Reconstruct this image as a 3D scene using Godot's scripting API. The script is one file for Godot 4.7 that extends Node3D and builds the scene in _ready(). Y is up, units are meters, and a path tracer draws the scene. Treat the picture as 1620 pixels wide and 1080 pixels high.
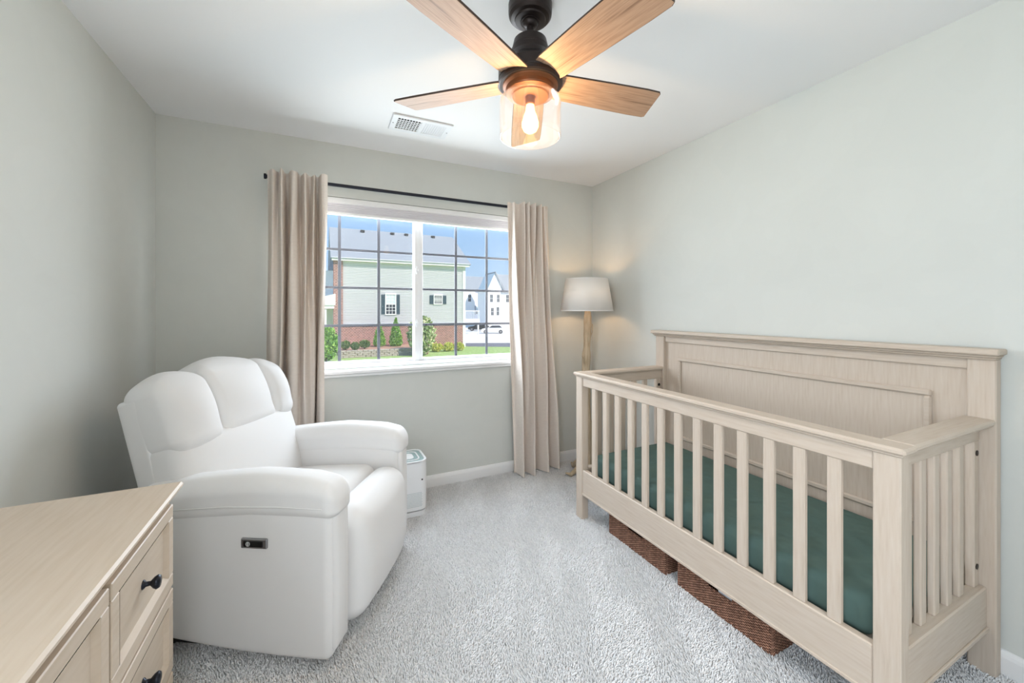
extends Node3D
# A nursery: crib along the right wall, white recliner in the left corner, window with curtains, ceiling fan.
# Room axes: x to the right along the window wall, z towards the viewer, floor at y = 0.

var org := Vector3.ZERO          # subtracted from every vertex: the base of the thing being built
var taken := {}
var rng := RandomNumberGenerator.new()

const XL := -0.843
const XR := 2.227
const ZB := -2.932
const ZF := 0.85
const H := 2.44

# ---------------------------------------------------------------- mesh helpers
func mk() -> SurfaceTool:
	var s := SurfaceTool.new()
	s.begin(Mesh.PRIMITIVE_TRIANGLES)
	return s

func tri(s, a: Vector3, b: Vector3, c: Vector3, out: Vector3) -> void:
	if (c - a).cross(b - a).dot(out) < 0.0:
		var t := b
		b = c
		c = t
	s.add_vertex(a - org)
	s.add_vertex(b - org)
	s.add_vertex(c - org)

func quad(s, a: Vector3, b: Vector3, c: Vector3, d: Vector3, out: Vector3) -> void:
	tri(s, a, b, c, out)
	tri(s, a, c, d, out)

# chamfered box by centre and size
func bx(s, c: Vector3, size: Vector3, bev := 0.003, bas := Basis.IDENTITY) -> void:
	var h := size * 0.5
	var b: float = minf(bev, minf(h.x, minf(h.y, h.z)) * 0.9)
	s.set_smooth_group(-1)
	var v := {}
	for sx in [-1, 1]:
		for sy in [-1, 1]:
			for sz in [-1, 1]:
				v[[sx, sy, sz, 0]] = c + bas * Vector3(sx * h.x, sy * (h.y - b), sz * (h.z - b))
				v[[sx, sy, sz, 1]] = c + bas * Vector3(sx * (h.x - b), sy * h.y, sz * (h.z - b))
				v[[sx, sy, sz, 2]] = c + bas * Vector3(sx * (h.x - b), sy * (h.y - b), sz * h.z)
	for k in [-1, 1]:
		quad(s, v[[k, -1, -1, 0]], v[[k, 1, -1, 0]], v[[k, 1, 1, 0]], v[[k, -1, 1, 0]], bas * Vector3(k, 0, 0))
		quad(s, v[[-1, k, -1, 1]], v[[1, k, -1, 1]], v[[1, k, 1, 1]], v[[-1, k, 1, 1]], bas * Vector3(0, k, 0))
		quad(s, v[[-1, -1, k, 2]], v[[1, -1, k, 2]], v[[1, 1, k, 2]], v[[-1, 1, k, 2]], bas * Vector3(0, 0, k))
	if b <= 0.0:
		return
	for p in [-1, 1]:
		for q in [-1, 1]:
			quad(s, v[[p, q, -1, 0]], v[[p, q, 1, 0]], v[[p, q, 1, 1]], v[[p, q, -1, 1]], bas * Vector3(p, q, 0))
			quad(s, v[[p, -1, q, 0]], v[[p, 1, q, 0]], v[[p, 1, q, 2]], v[[p, -1, q, 2]], bas * Vector3(p, 0, q))
			quad(s, v[[-1, p, q, 1]], v[[1, p, q, 1]], v[[1, p, q, 2]], v[[-1, p, q, 2]], bas * Vector3(0, p, q))
			for r in [-1, 1]:
				tri(s, v[[p, q, r, 0]], v[[p, q, r, 1]], v[[p, q, r, 2]], bas * Vector3(p, q, r))

# chamfered box by its two corners
func bb(s, x0: float, x1: float, y0: float, y1: float, z0: float, z1: float, bev := 0.003) -> void:
	bx(s, Vector3(x0 + x1, y0 + y1, z0 + z1) * 0.5, Vector3(absf(x1 - x0), absf(y1 - y0), absf(z1 - z0)), bev)

func soft_axis(h: float, r: float, k: int, m: int) -> Array:
	var a := []
	for i in k:
		a.append(-h + r * (1.0 - tan(PI / 4.0 * (1.0 - float(i) / k))))
	for i in m + 1:
		a.append(lerpf(-h + r, h - r, float(i) / m))
	for i in range(k - 1, -1, -1):
		a.append(h - r * (1.0 - tan(PI / 4.0 * (1.0 - float(i) / k))))
	return a

# an upholstered, rounded and bulging box; f bends it afterwards
func soft(s, c: Vector3, size: Vector3, r: float, bulge := Vector3.ZERO, f = null, m := 10, k := 4) -> void:
	var h := size * 0.5
	r = minf(r, minf(h.x, minf(h.y, h.z)) * 0.98)
	s.set_smooth_group(0)
	var axes := [soft_axis(h.x, r, k, m), soft_axis(h.y, r, k, m), soft_axis(h.z, r, k, m)]
	var inner := h - Vector3(r, r, r)
	for ax in 3:
		var u := (ax + 1) % 3
		var w := (ax + 2) % 3
		for sg in [-1.0, 1.0]:
			var g := []
			for i in axes[u].size():
				var row := []
				for j in axes[w].size():
					var p := Vector3.ZERO
					p[ax] = sg * h[ax]
					p[u] = axes[u][i]
					p[w] = axes[w][j]
					var q := p.clamp(-inner, inner)
					var d := p - q
					var n := q + (d.normalized() * r if d.length() > 1e-6 else d)
					var fx := 1.0 - pow(n.x / h.x, 2.0)
					var fy := 1.0 - pow(n.y / h.y, 2.0)
					var fz := 1.0 - pow(n.z / h.z, 2.0)
					n += Vector3(bulge.x * fy * fz * n.x / h.x, bulge.y * fx * fz * n.y / h.y, bulge.z * fx * fy * n.z / h.z)
					var o := c + n
					if f != null:
						o = f.call(o)
					row.append(o)
				g.append(row)
			for i in axes[u].size() - 1:
				for j in axes[w].size() - 1:
					var a: Vector3 = g[i][j]
					var b: Vector3 = g[i + 1][j]
					var e: Vector3 = g[i + 1][j + 1]
					var d2: Vector3 = g[i][j + 1]
					if sg > 0:
						_raw(s, a, e, b)
						_raw(s, a, d2, e)
					else:
						_raw(s, a, b, e)
						_raw(s, a, e, d2)

func _raw(s, a, b, c) -> void:
	s.add_vertex(a - org)
	s.add_vertex(b - org)
	s.add_vertex(c - org)

# surface of revolution round a vertical axis; prof holds (radius, y) from bottom to top on the outside
func lathe(s, c: Vector3, prof: Array, n := 40, smooth := true) -> void:
	for i in prof.size() - 1:
		s.set_smooth_group(i if not smooth else 0)
		var p: Vector2 = prof[i]
		var q: Vector2 = prof[i + 1]
		if not smooth:
			s.set_smooth_group(i + 1)
		for j in n:
			var a0 := TAU * j / n
			var a1 := TAU * ((j + 1) % n) / n
			var d0 := Vector3(cos(a0), 0, sin(a0))
			var d1 := Vector3(cos(a1), 0, sin(a1))
			var a := c + d0 * p.x + Vector3(0, p.y, 0)
			var b := c + d1 * p.x + Vector3(0, p.y, 0)
			var e := c + d1 * q.x + Vector3(0, q.y, 0)
			var f := c + d0 * q.x + Vector3(0, q.y, 0)
			if p.x > 1e-5:
				_raw(s, a, b, e)
			if q.x > 1e-5:
				_raw(s, a, e, f)

# a tube along points with a radius at each
func tube(s, pts: Array, rad, n := 10, cap := true) -> void:
	s.set_smooth_group(0)
	var rings := []
	var side := Vector3.ZERO
	for i in pts.size():
		var t: Vector3 = (pts[mini(i + 1, pts.size() - 1)] - pts[maxi(i - 1, 0)]).normalized()
		if i == 0:
			side = t.cross(Vector3(0.13, 0.97, 0.21)).normalized()
			if side.length() < 0.5:
				side = t.cross(Vector3.RIGHT).normalized()
		side = (side - t * side.dot(t)).normalized()
		var up := t.cross(side)
		var r: float = rad[i] if rad is Array else rad
		var ring := []
		for j in n:
			var a := TAU * j / n
			ring.append(pts[i] + side * cos(a) * r + up * sin(a) * r)
		rings.append(ring)
	for i in pts.size() - 1:
		for j in n:
			var k := (j + 1) % n
			var mid: Vector3 = (pts[i] + pts[i + 1]) * 0.5
			quad(s, rings[i][j], rings[i + 1][j], rings[i + 1][k], rings[i][k], (rings[i][j] + rings[i + 1][k]) * 0.5 - mid)
	if cap:
		s.set_smooth_group(7)
		for e in [0, pts.size() - 1]:
			var out: Vector3 = pts[e] - pts[1 if e == 0 else e - 1]
			for j in n:
				tri(s, pts[e], rings[e][j], rings[e][(j + 1) % n], out)

# a closed slab from an outline in the xy plane, between z0 and z1, turned by bas and moved to at
func prism(s, poly: Array, z0: float, z1: float, at := Vector3.ZERO, bas := Basis.IDENTITY) -> void:
	s.set_smooth_group(-1)
	var p2 := PackedVector2Array(poly)
	var ix := Geometry2D.triangulate_polygon(p2)
	for i in range(0, ix.size(), 3):
		for z in [z0, z1]:
			var t := []
			for k in 3:
				t.append(at + bas * Vector3(p2[ix[i + k]].x, p2[ix[i + k]].y, z))
			tri(s, t[0], t[1], t[2], bas * Vector3(0, 0, -1.0 if z == z0 else 1.0) * signf(z1 - z0))
	var mid := Vector2.ZERO
	for p in p2:
		mid += p / p2.size()
	var cw := Geometry2D.is_polygon_clockwise(p2)
	for i in p2.size():
		var a := p2[i]
		var b := p2[(i + 1) % p2.size()]
		var nn := (b - a).orthogonal() * (-1.0 if cw else 1.0)
		quad(s, at + bas * Vector3(a.x, a.y, z0), at + bas * Vector3(b.x, b.y, z0), at + bas * Vector3(b.x, b.y, z1), at + bas * Vector3(a.x, a.y, z1), bas * Vector3(-nn.x, -nn.y, 0))

# ---------------------------------------------------------------- scene helpers
func numbered(called: String) -> String:
	taken[called] = taken.get(called, -1) + 1
	return called if taken[called] == 0 else "%s_%03d" % [called, taken[called]]

func fin(s) -> ArrayMesh:
	s.generate_normals()
	return s.commit()

func put(called: String, mesh: Mesh, m: Material, parent: Node = null, at := Vector3.ZERO, rot := Vector3.ZERO) -> MeshInstance3D:
	var o := MeshInstance3D.new()
	o.mesh = mesh
	o.material_override = m
	o.cast_shadow = GeometryInstance3D.SHADOW_CASTING_SETTING_ON
	o.position = at
	o.rotation = rot
	if parent == null:
		o.name = numbered(called)
		add_child(o)
	else:
		o.name = called
		parent.add_child(o, true)
	return o

func obj(called: String, s, m: Material, parent: Node = null) -> MeshInstance3D:
	return put(called, fin(s), m, parent, org if parent == null else Vector3.ZERO)

func tag(o: Node, label: String, category: String, group := "") -> Node:
	o.set_meta("label", label)
	o.set_meta("category", category)
	if group != "":
		o.set_meta("group", group)
	return o

func thing(called: String, label: String, category: String, at := Vector3.ZERO, turn := 0.0, group := "") -> Node3D:
	var o := Node3D.new()
	o.name = numbered(called)
	add_child(o)
	o.position = at
	o.rotation.y = turn
	tag(o, label, category, group)
	org = at if turn == 0.0 else Vector3.ZERO
	return o

func struct(called: String, s, m: Material) -> MeshInstance3D:
	var o := obj(called, s, m)
	o.set_meta("kind", "structure")
	return o

# ---------------------------------------------------------------- materials
func mat(c: Color, rough := 0.6, metal := 0.0, spec := 0.5) -> StandardMaterial3D:
	var m := StandardMaterial3D.new()
	m.albedo_color = c
	m.roughness = rough
	m.metallic = metal
	m.metallic_specular = spec
	return m

func rgb8(r: float, g: float, b: float) -> Color:
	return Color(r / 255.0, g / 255.0, b / 255.0)

func noise_tex(sd: int, freq: float, cols: Array, size := 512, oct := 4, kind := FastNoiseLite.TYPE_SIMPLEX_SMOOTH) -> ImageTexture:
	var n := FastNoiseLite.new()
	n.seed = sd
	n.noise_type = kind
	n.frequency = freq
	n.fractal_octaves = oct
	var im := n.get_seamless_image(size, size)
	im.convert(Image.FORMAT_RGB8)
	var outp := Image.create(size, size, false, Image.FORMAT_RGB8)
	for y in size:
		for x in size:
			var t: float = im.get_pixel(x, y).r * (cols.size() - 1)
			var k := mini(int(t), cols.size() - 2)
			outp.set_pixel(x, y, cols[k].lerp(cols[k + 1], t - k))
	return ImageTexture.create_from_image(outp)

func textured(tex: Texture2D, scale: Vector3, rough := 0.6, spec := 0.5, world := false) -> StandardMaterial3D:
	var m := mat(Color.WHITE, rough, 0.0, spec)
	m.albedo_texture = tex
	m.uv1_triplanar = true
	m.uv1_world_triplanar = world
	m.uv1_scale = scale
	return m

func bumped(m: StandardMaterial3D, tex: Texture2D, cm: float) -> StandardMaterial3D:
	m.heightmap_enabled = true
	m.heightmap_texture = tex
	m.heightmap_scale = cm
	return m

var M := {}

func make_materials() -> void:
	var plaster := noise_tex(3, 0.02, [Color(0.3, 0.3, 0.3), Color(0.7, 0.7, 0.7)], 256, 5)
	M.wall = bumped(textured(noise_tex(11, 0.012, [rgb8(211, 213, 208), rgb8(215, 217, 212)], 128, 3), Vector3(1, 1, 1), 0.85, 0.3, true), plaster, 0.03)
	M.ceiling = mat(rgb8(240, 240, 240), 0.9, 0.0, 0.2)
	M.trim = mat(rgb8(240, 240, 240), 0.4)
	M.vinyl = mat(rgb8(243, 244, 246), 0.35)
	M.backlit_grille = mat(rgb8(96, 99, 110), 0.5)  # white bars seen against daylight: their backlit shade put into this grey
	M.glass = mat(Color(0.97, 0.99, 1.0, 0.03), 0.0)
	M.glass.metallic_specular = 0.22
	M.glass.transparency = BaseMaterial3D.TRANSPARENCY_ALPHA
	M.carpet = mat(rgb8(206, 205, 204), 0.95, 0.0, 0.1)
	M.pile = mat(Color.WHITE, 0.9, 0.0, 0.15)
	M.pile.vertex_color_use_as_albedo = true
	# pale limed oak: the same grain along each axis
	var grain := noise_tex(21, 0.02, [rgb8(193, 177, 160), rgb8(201, 186, 170), rgb8(204, 190, 175), rgb8(208, 195, 181)], 512, 5)
	M.oak_x = textured(grain, Vector3(0.55, 7, 7), 0.5, 0.4)
	M.oak_y = textured(grain, Vector3(7, 0.55, 7), 0.5, 0.4)
	M.oak_z = textured(grain, Vector3(7, 7, 0.55), 0.5, 0.4)
	var dgrain := noise_tex(23, 0.018, [rgb8(194, 177, 156), rgb8(200, 184, 165), rgb8(204, 189, 171)], 512, 5)
	M.dresser_z = textured(dgrain, Vector3(6, 6, 0.5), 0.42, 0.4)
	M.dresser_y = textured(dgrain, Vector3(6, 0.5, 6), 0.42, 0.4)
	M.knob = mat(rgb8(38, 40, 48), 0.3, 0.7)
	M.bolt = mat(rgb8(20, 20, 22), 0.4, 0.5)
	var weave := noise_tex(31, 0.25, [Color(0.35, 0.35, 0.35), Color(0.65, 0.65, 0.65)], 256, 2)
	M.upholstery = bumped(mat(rgb8(231, 230, 229), 0.8, 0.0, 0.25), weave, 0.04)
	M.upholstery.uv1_triplanar = true
	M.upholstery.uv1_scale = Vector3(6, 6, 6)
	M.upholstery.rim_enabled = true
	M.upholstery.rim = 0.25
	M.piping = mat(rgb8(226, 225, 223), 0.8)
	M.dark = mat(rgb8(28, 28, 30), 0.6)
	M.chrome = mat(rgb8(150, 148, 150), 0.3, 0.9)
	M.gloss_black = mat(rgb8(12, 12, 14), 0.2)
	M.icon = mat(rgb8(200, 200, 200), 0.5)
	M.sheet = bumped(mat(rgb8(92, 116, 110), 0.75, 0.0, 0.3), noise_tex(41, 0.01, [Color.BLACK, Color.WHITE], 256, 3), 0.6)
	M.sheet.uv1_triplanar = true
	M.sheet.uv1_scale = Vector3(2.4, 2.4, 2.4)
	M.curtain = bumped(textured(noise_tex(51, 0.06, [rgb8(232, 221, 211), rgb8(239, 229, 219)], 256, 4), Vector3(1.5, 4, 1.5), 0.85, 0.2), weave, 0.03)
	M.curtain.backlight_enabled = true
	M.curtain.backlight = Color(0.42, 0.4, 0.37)
	M.rod = mat(rgb8(34, 36, 46), 0.4, 0.5)
	M.blind = mat(rgb8(232, 230, 234), 0.7)
	M.bronze = mat(rgb8(46, 38, 36), 0.38, 0.6)
	M.bronze_edge = mat(rgb8(88, 60, 44), 0.4, 0.5)
	var bgrain := noise_tex(61, 0.016, [rgb8(134, 106, 86), rgb8(170, 138, 114), rgb8(188, 156, 130), rgb8(168, 136, 112), rgb8(202, 174, 148)], 512, 5)
	M.blade = textured(bgrain, Vector3(0.3, 7, 7), 0.5, 0.4)
	M.blade_edge = mat(rgb8(62, 46, 38), 0.6)
	M.bulb = mat(rgb8(255, 226, 170), 0.2)
	M.bulb.emission_enabled = true
	M.bulb.emission = Color(1.0, 0.78, 0.45)
	M.bulb.emission_energy_multiplier = 4.0
	M.shade_glass = mat(Color(1, 1, 1, 0.012), 0.0)
	M.shade_glass.transparency = BaseMaterial3D.TRANSPARENCY_ALPHA
	M.socket = mat(rgb8(120, 74, 44), 0.4, 0.6)
	M.lamp_shade = mat(rgb8(240, 238, 234), 0.8, 0.0, 0.2)
	M.lamp_shade.backlight_enabled = true
	M.lamp_shade.backlight = Color(0.6, 0.59, 0.57)
	M.driftwood = bumped(textured(noise_tex(71, 0.02, [rgb8(170, 150, 124), rgb8(200, 182, 156), rgb8(214, 198, 174)], 256, 5), Vector3(9, 1.2, 9), 0.8, 0.2), plaster, 0.3)
	M.white_plastic = mat(rgb8(238, 239, 240), 0.35)
	M.vent_white = mat(rgb8(232, 234, 236), 0.5)
	M.teal_grey = mat(rgb8(150, 172, 172), 0.4)
	M.hole = mat(rgb8(24, 24, 26), 0.9)  # dark colour standing for the shade inside the ceiling duct
	M.paper = mat(rgb8(225, 228, 234), 0.7)
	M.wicker = bumped(textured(weave_tex(), Vector3(12, 12, 12), 0.75, 0.3), weave_tex(true), 0.5)
	M.wicker_rim = mat(rgb8(110, 70, 50), 0.7)
	M.grass = textured(noise_tex(81, 0.05, [rgb8(142, 166, 98), rgb8(166, 190, 120), rgb8(184, 204, 138)], 256, 4), Vector3(0.25, 0.25, 0.25), 0.9, 0.1, true)
	M.concrete = mat(rgb8(226, 222, 218), 0.9)
	M.asphalt = mat(rgb8(112, 112, 120), 0.9)
	M.mulch = textured(noise_tex(83, 0.2, [rgb8(168, 128, 110), rgb8(206, 172, 152)], 256, 3), Vector3(0.5, 0.5, 0.5), 0.95, 0.1, true)
	M.siding = mat(rgb8(238, 235, 246), 0.7)
	M.house_trim = mat(rgb8(240, 240, 240), 0.6)
	M.roof = textured(noise_tex(85, 0.12, [rgb8(140, 146, 154), rgb8(176, 182, 188)], 256, 3), Vector3(0.3, 0.6, 0.6), 0.9, 0.1, true)
	M.brick = textured(brick_tex(), Vector3(0.5, 0.5, 0.5), 0.9, 0.1, true)
	M.shutter = mat(rgb8(44, 70, 84), 0.6)
	M.far_glass = mat(rgb8(48, 54, 66), 0.15)
	M.far_blind = mat(rgb8(206, 222, 226), 0.6)
	M.stone = textured(noise_tex(87, 0.08, [rgb8(150, 140, 132), rgb8(196, 188, 178)], 256, 4), Vector3(1.2, 1.2, 1.2), 0.9, 0.1)
	M.leaf = mat(Color.WHITE, 0.7, 0.0, 0.3)
	M.leaf.vertex_color_use_as_albedo = true
	M.leaf.backlight_enabled = true
	M.leaf.backlight = Color(0.3, 0.35, 0.15)
	M.bark = mat(rgb8(96, 76, 58), 0.9)
	M.car_black = mat(rgb8(26, 27, 30), 0.25)
	M.car_white = mat(rgb8(236, 237, 240), 0.25)
	M.tyre = mat(rgb8(26, 26, 28), 0.8)
	M.door_brown = mat(rgb8(120, 92, 74), 0.5)

func weave_tex(height := false) -> ImageTexture:
	var n := 128
	var im := Image.create(n, n, false, Image.FORMAT_RGB8)
	var r := RandomNumberGenerator.new()
	r.seed = 5
	var tint := []
	for i in 256:
		tint.append(r.randf_range(0.8, 1.15))
	for y in n:
		for x in n:
			var cx := x / 16
			var cy := y / 8
			var over := (cx + cy) % 2 == 0
			var fx := absf((x % 16) - 7.5) / 8.0
			var fy := absf((y % 8) - 3.5) / 4.0
			var hgt := (1.0 - 0.9 * fy * fy) * (1.0 - 0.5 * fx * fx) if over else (0.55 - 0.35 * fx * fx)
			if height:
				im.set_pixel(x, y, Color(hgt, hgt, hgt))
			else:
				var k: float = tint[(cx * 31 + cy * 17) % 256]
				var c := rgb8(184, 142, 120) if over else rgb8(98, 64, 50)  # strands passing under coloured darker: weave shade put into the colour
				im.set_pixel(x, y, Color(c.r * k, c.g * k, c.b * k))
	return ImageTexture.create_from_image(im)

func brick_tex() -> ImageTexture:
	var n := 256
	var im := Image.create(n, n, false, Image.FORMAT_RGB8)
	var r := RandomNumberGenerator.new()
	r.seed = 9
	im.fill(rgb8(196, 178, 170))
	for row in 16:
		for col in 9:
			var k := r.randf_range(0.85, 1.12)
			var c := rgb8(150 * k, 100 * k, 92 * k)
			im.fill_rect(Rect2i(col * 32 - (16 if row % 2 else 0) + 1, row * 16 + 1, 29, 12), c)
	return ImageTexture.create_from_image(im)

# ---------------------------------------------------------------- everything
func _ready() -> void:
	rng.seed = 7
	camera_and_light()
	make_materials()
	room()
	window()
	unseen_side_window()
	crib()
	recliner()
	dresser()
	ceiling_fan()
	curtains()
	floor_lamp()
	purifier()
	baskets()
	ceiling_vent()
	unseen_hall()
	outside()
	carpet_pile()

func camera_and_light() -> void:
	var cam := Camera3D.new()
	cam.name = "camera"
	add_child(cam)
	cam.position = Vector3(0, 1.313, 0)
	cam.rotation.y = deg_to_rad(-25.8)
	cam.projection = Camera3D.PROJECTION_FRUSTUM
	cam.near = 0.05
	cam.far = 400.0
	cam.size = 2.0 * 540.0 / 630.0 * cam.near       # vertical extent of the near plane
	cam.frustum_offset = Vector2(0, -48.0 / 630.0 * cam.near)
	cam.current = true

	var env := Environment.new()
	env.background_mode = Environment.BG_SKY
	var sky := Sky.new()
	var sm := ProceduralSkyMaterial.new()
	sm.sky_top_color = rgb8(120, 176, 236)
	sm.sky_horizon_color = rgb8(206, 230, 248)
	sm.sky_curve = 0.12
	sm.ground_bottom_color = rgb8(150, 150, 140)
	sm.ground_horizon_color = rgb8(200, 215, 225)
	sm.sun_angle_max = 1.0
	sm.sky_energy_multiplier = 1.0
	sky.sky_material = sm
	env.sky = sky
	env.tonemap_mode = Environment.TONE_MAPPER_LINEAR
	env.tonemap_exposure = 1.05
	env.sdfgi_enabled = true
	env.ssao_enabled = true
	env.ssil_enabled = true
	var we := WorldEnvironment.new()
	we.name = "environment"
	we.environment = env
	add_child(we)

	var sun := DirectionalLight3D.new()
	sun.name = "sun"
	add_child(sun)
	sun.look_at_from_position(Vector3(9, 17, 16), Vector3.ZERO)
	sun.light_color = Color(1.0, 0.96, 0.9)
	sun.light_energy = 1.48
	sun.light_angular_distance = 0.53
	sun.shadow_enabled = true

	# light from an unseen left window, placed to brighten right wall and crib front
	var side := AreaLight3D.new()
	side.name = "unseen_window_light"
	add_child(side)
	side.position = Vector3(-1.08, 1.52, 0.22)
	side.rotation = Vector3(deg_to_rad(-8.0), -PI / 2, 0)
	side.area_size = Vector2(0.86, 1.12)
	side.area_normalize_energy = true
	side.light_color = Color(0.92, 0.96, 1.0)
	side.light_energy = 4.0
	side.area_range = 12.0
	side.shadow_enabled = true

	# daylight that comes in through the window opening
	var day := AreaLight3D.new()
	day.name = "window_daylight"
	add_child(day)
	day.position = Vector3(0.68, 1.58, -3.26)
	day.rotation = Vector3(deg_to_rad(-14.0), PI, 0)
	day.area_size = Vector2(1.64, 1.1)
	day.area_normalize_energy = true
	day.light_color = Color(0.92, 0.96, 1.0)
	day.light_energy = 7.6
	day.area_range = 12.0
	day.shadow_enabled = true

# ---------------------------------------------------------------- the room
func room() -> void:
	org = Vector3.ZERO
	var s := mk()
	bb(s, XL - 0.12, XR + 0.12, -0.15, 0.0, ZB - 0.12, ZF + 0.12, 0.0)
	struct("floor", s, M.carpet)
	s = mk()
	bb(s, XL - 0.12, XR + 0.12, H, H + 0.15, ZB - 0.12, ZF + 0.12, 0.0)
	struct("ceiling", s, M.ceiling)
	s = mk()
	bb(s, XL - 0.12, XL, 0.0, H, ZB - 0.12, -0.24, 0.0)
	bb(s, XL - 0.12, XL, 0.0, H, 0.68, ZF + 0.12, 0.0)
	bb(s, XL - 0.12, XL, 0.0, 0.92, -0.24, 0.68, 0.0)
	bb(s, XL - 0.12, XL, 2.1, H, -0.24, 0.68, 0.0)
	struct("wall_left", s, M.wall)
	s = mk()
	bb(s, XR, XR + 0.12, 0.0, H, ZB - 0.12, ZF + 0.12, 0.0)
	struct("wall_right", s, M.wall)
	s = mk()
	bb(s, XL, -0.18, 0.0, H, ZB - 0.12, ZB, 0.0)
	bb(s, 1.54, XR, 0.0, H, ZB - 0.12, ZB, 0.0)
	bb(s, -0.18, 1.54, 0.0, 0.885, ZB - 0.12, ZB, 0.0)
	bb(s, -0.18, 1.54, 2.085, H, ZB - 0.12, ZB, 0.0)
	struct("wall_back", s, M.wall)
	# the unseen wall behind the viewer; doorway placed to let landing light in
	s = mk()
	bb(s, XL, -0.45, 0.0, H, ZF, ZF + 0.12, 0.0)
	bb(s, 0.75, XR, 0.0, H, ZF, ZF + 0.12, 0.0)
	bb(s, -0.45, 0.75, 2.1, H, ZF, ZF + 0.12, 0.0)
	struct("wall_front", s, M.wall)
	s = mk()
	board(s, Vector3(XL, 0, ZB), Vector3(XR, 0, ZB), Vector3(0, 0, 1))
	struct("baseboard_back", s, M.trim)
	s = mk()
	board(s, Vector3(XR, 0, ZB + 0.014), Vector3(XR, 0, ZF), Vector3(-1, 0, 0))
	struct("baseboard_right", s, M.trim)
	s = mk()
	board(s, Vector3(XL, 0, ZB + 0.014), Vector3(XL, 0, ZF), Vector3(1, 0, 0))
	struct("baseboard_left", s, M.trim)

# a baseboard with an eased top along a wall, standing out along n
func board(s, a: Vector3, b: Vector3, n: Vector3) -> void:
	var prof := [Vector2(0, 0), Vector2(0.014, 0), Vector2(0.014, 0.068), Vector2(0.011, 0.08), Vector2(0.006, 0.09), Vector2(0, 0.092)]
	s.set_smooth_group(-1)
	for i in prof.size() - 1:
		var p: Vector3 = n * prof[i].x + Vector3(0, prof[i].y, 0)
		var q: Vector3 = n * prof[i + 1].x + Vector3(0, prof[i + 1].y, 0)
		quad(s, a + p, b + p, b + q, a + q, n + Vector3(0, 0.4, 0))
	for e in [a, b]:
		var pts := []
		for p in prof:
			pts.append(e + n * p.x + Vector3(0, p.y, 0))
		for i in range(1, pts.size() - 1):
			tri(s, pts[0], pts[i], pts[i + 1], e - (a + b) * 0.5)

func window() -> void:
	org = Vector3(0.68, 0.885, -3.0)
	var s := mk()
	# outer frame
	bb(s, -0.18, -0.14, 0.912, 2.085, -3.052, -2.975)
	bb(s, 1.50, 1.54, 0.912, 2.085, -3.052, -2.975)
	bb(s, -0.14, 1.50, 0.912, 0.942, -3.052, -2.985)
	bb(s, -0.14, 1.50, 2.045, 2.085, -3.052, -2.975)
	var w := struct("window_1", s, M.vinyl)
	for k in 2:
		var x0 := -0.14 if k == 0 else 0.674
		var x1 := 0.662 if k == 0 else 1.50
		var z := -3.035 if k == 0 else -3.012
		s = mk()
		bb(s, x0, x0 + 0.028, 0.942, 2.045, z - 0.012, z + 0.012)
		bb(s, x1 - 0.028, x1, 0.942, 2.045, z - 0.012, z + 0.012)
		bb(s, x0 + 0.028, x1 - 0.028, 0.942, 0.962, z - 0.012, z + 0.012)
		bb(s, x0 + 0.028, x1 - 0.028, 2.02, 2.045, z - 0.012, z + 0.012)
		var sash := obj("sash", s, M.vinyl, w)
		s = mk()
		bb(s, x0 + 0.026, x1 - 0.026, 0.960, 2.022, z - 0.002, z + 0.002, 0.0)
		obj("pane", s, M.glass, sash)
		var g0 := x0 + 0.012
		for c in [1, 2]:
			s = mk()
			var gx: float = ([0.126, 0.389] if k == 0 else [0.967, 1.228])[c - 1]
			bb(s, gx - 0.010, gx + 0.010, 0.960, 2.022, z - 0.010, z - 0.004, 0.001)
			obj("muntin", s, M.backlit_grille, sash)
		for r in 3:
			s = mk()
			var gy := 1.211 + 0.2675 * r
			bb(s, x0 + 0.026, x1 - 0.026, gy - 0.009, gy + 0.009, z - 0.0105, z - 0.0035, 0.001)
			obj("muntin", s, M.backlit_grille, sash)
	s = mk()
	bb(s, 0.640, 0.676, 0.942, 2.045, -3.022, -2.996)
	obj("meeting_stile", s, M.vinyl, w)
	for y in [1.22, 1.62]:
		s = mk()
		bb(s, 0.650, 0.660, y - 0.03, y + 0.03, -2.998, -2.988, 0.004)
		bb(s, 0.644, 0.666, y - 0.012, y + 0.012, -2.995, -2.982, 0.004)
		obj("latch", s, M.vinyl, w)
	# stool and apron
	org = Vector3(0.68, 0.88, -2.93)
	s = mk()
	bb(s, -0.235, 1.595, 0.886, 0.912, -2.985, -2.893, 0.006)
	bb(s, -0.215, 1.575, 0.868, 0.886, -2.932, -2.905, 0.004)
	struct("trim_1", s, M.trim)
	# raised cellular shade under its headrail
	var t := thing("window_shade", "white pleated window shade pulled all the way up", "blind", Vector3(0.68, 1.96, -2.955))
	s = mk()
	bb(s, -0.175, 1.535, 2.045, 2.083, -2.972, -2.936, 0.004)
	obj("headrail", s, M.trim, t)
	s = mk()
	for i in 9:
		var y := 1.987 + i * 0.0066
		var dz := 0.003 if i % 2 else 0.0
		bb(s, -0.17, 1.53, y, y + 0.0058, -2.968 + dz, -2.942 - dz, 0.002)
	obj("pleats", s, M.blind, t)
	s = mk()
	bb(s, -0.172, 1.532, 1.968, 1.986, -2.969, -2.940, 0.003)
	obj("bottom_rail", s, M.trim, t)

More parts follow.
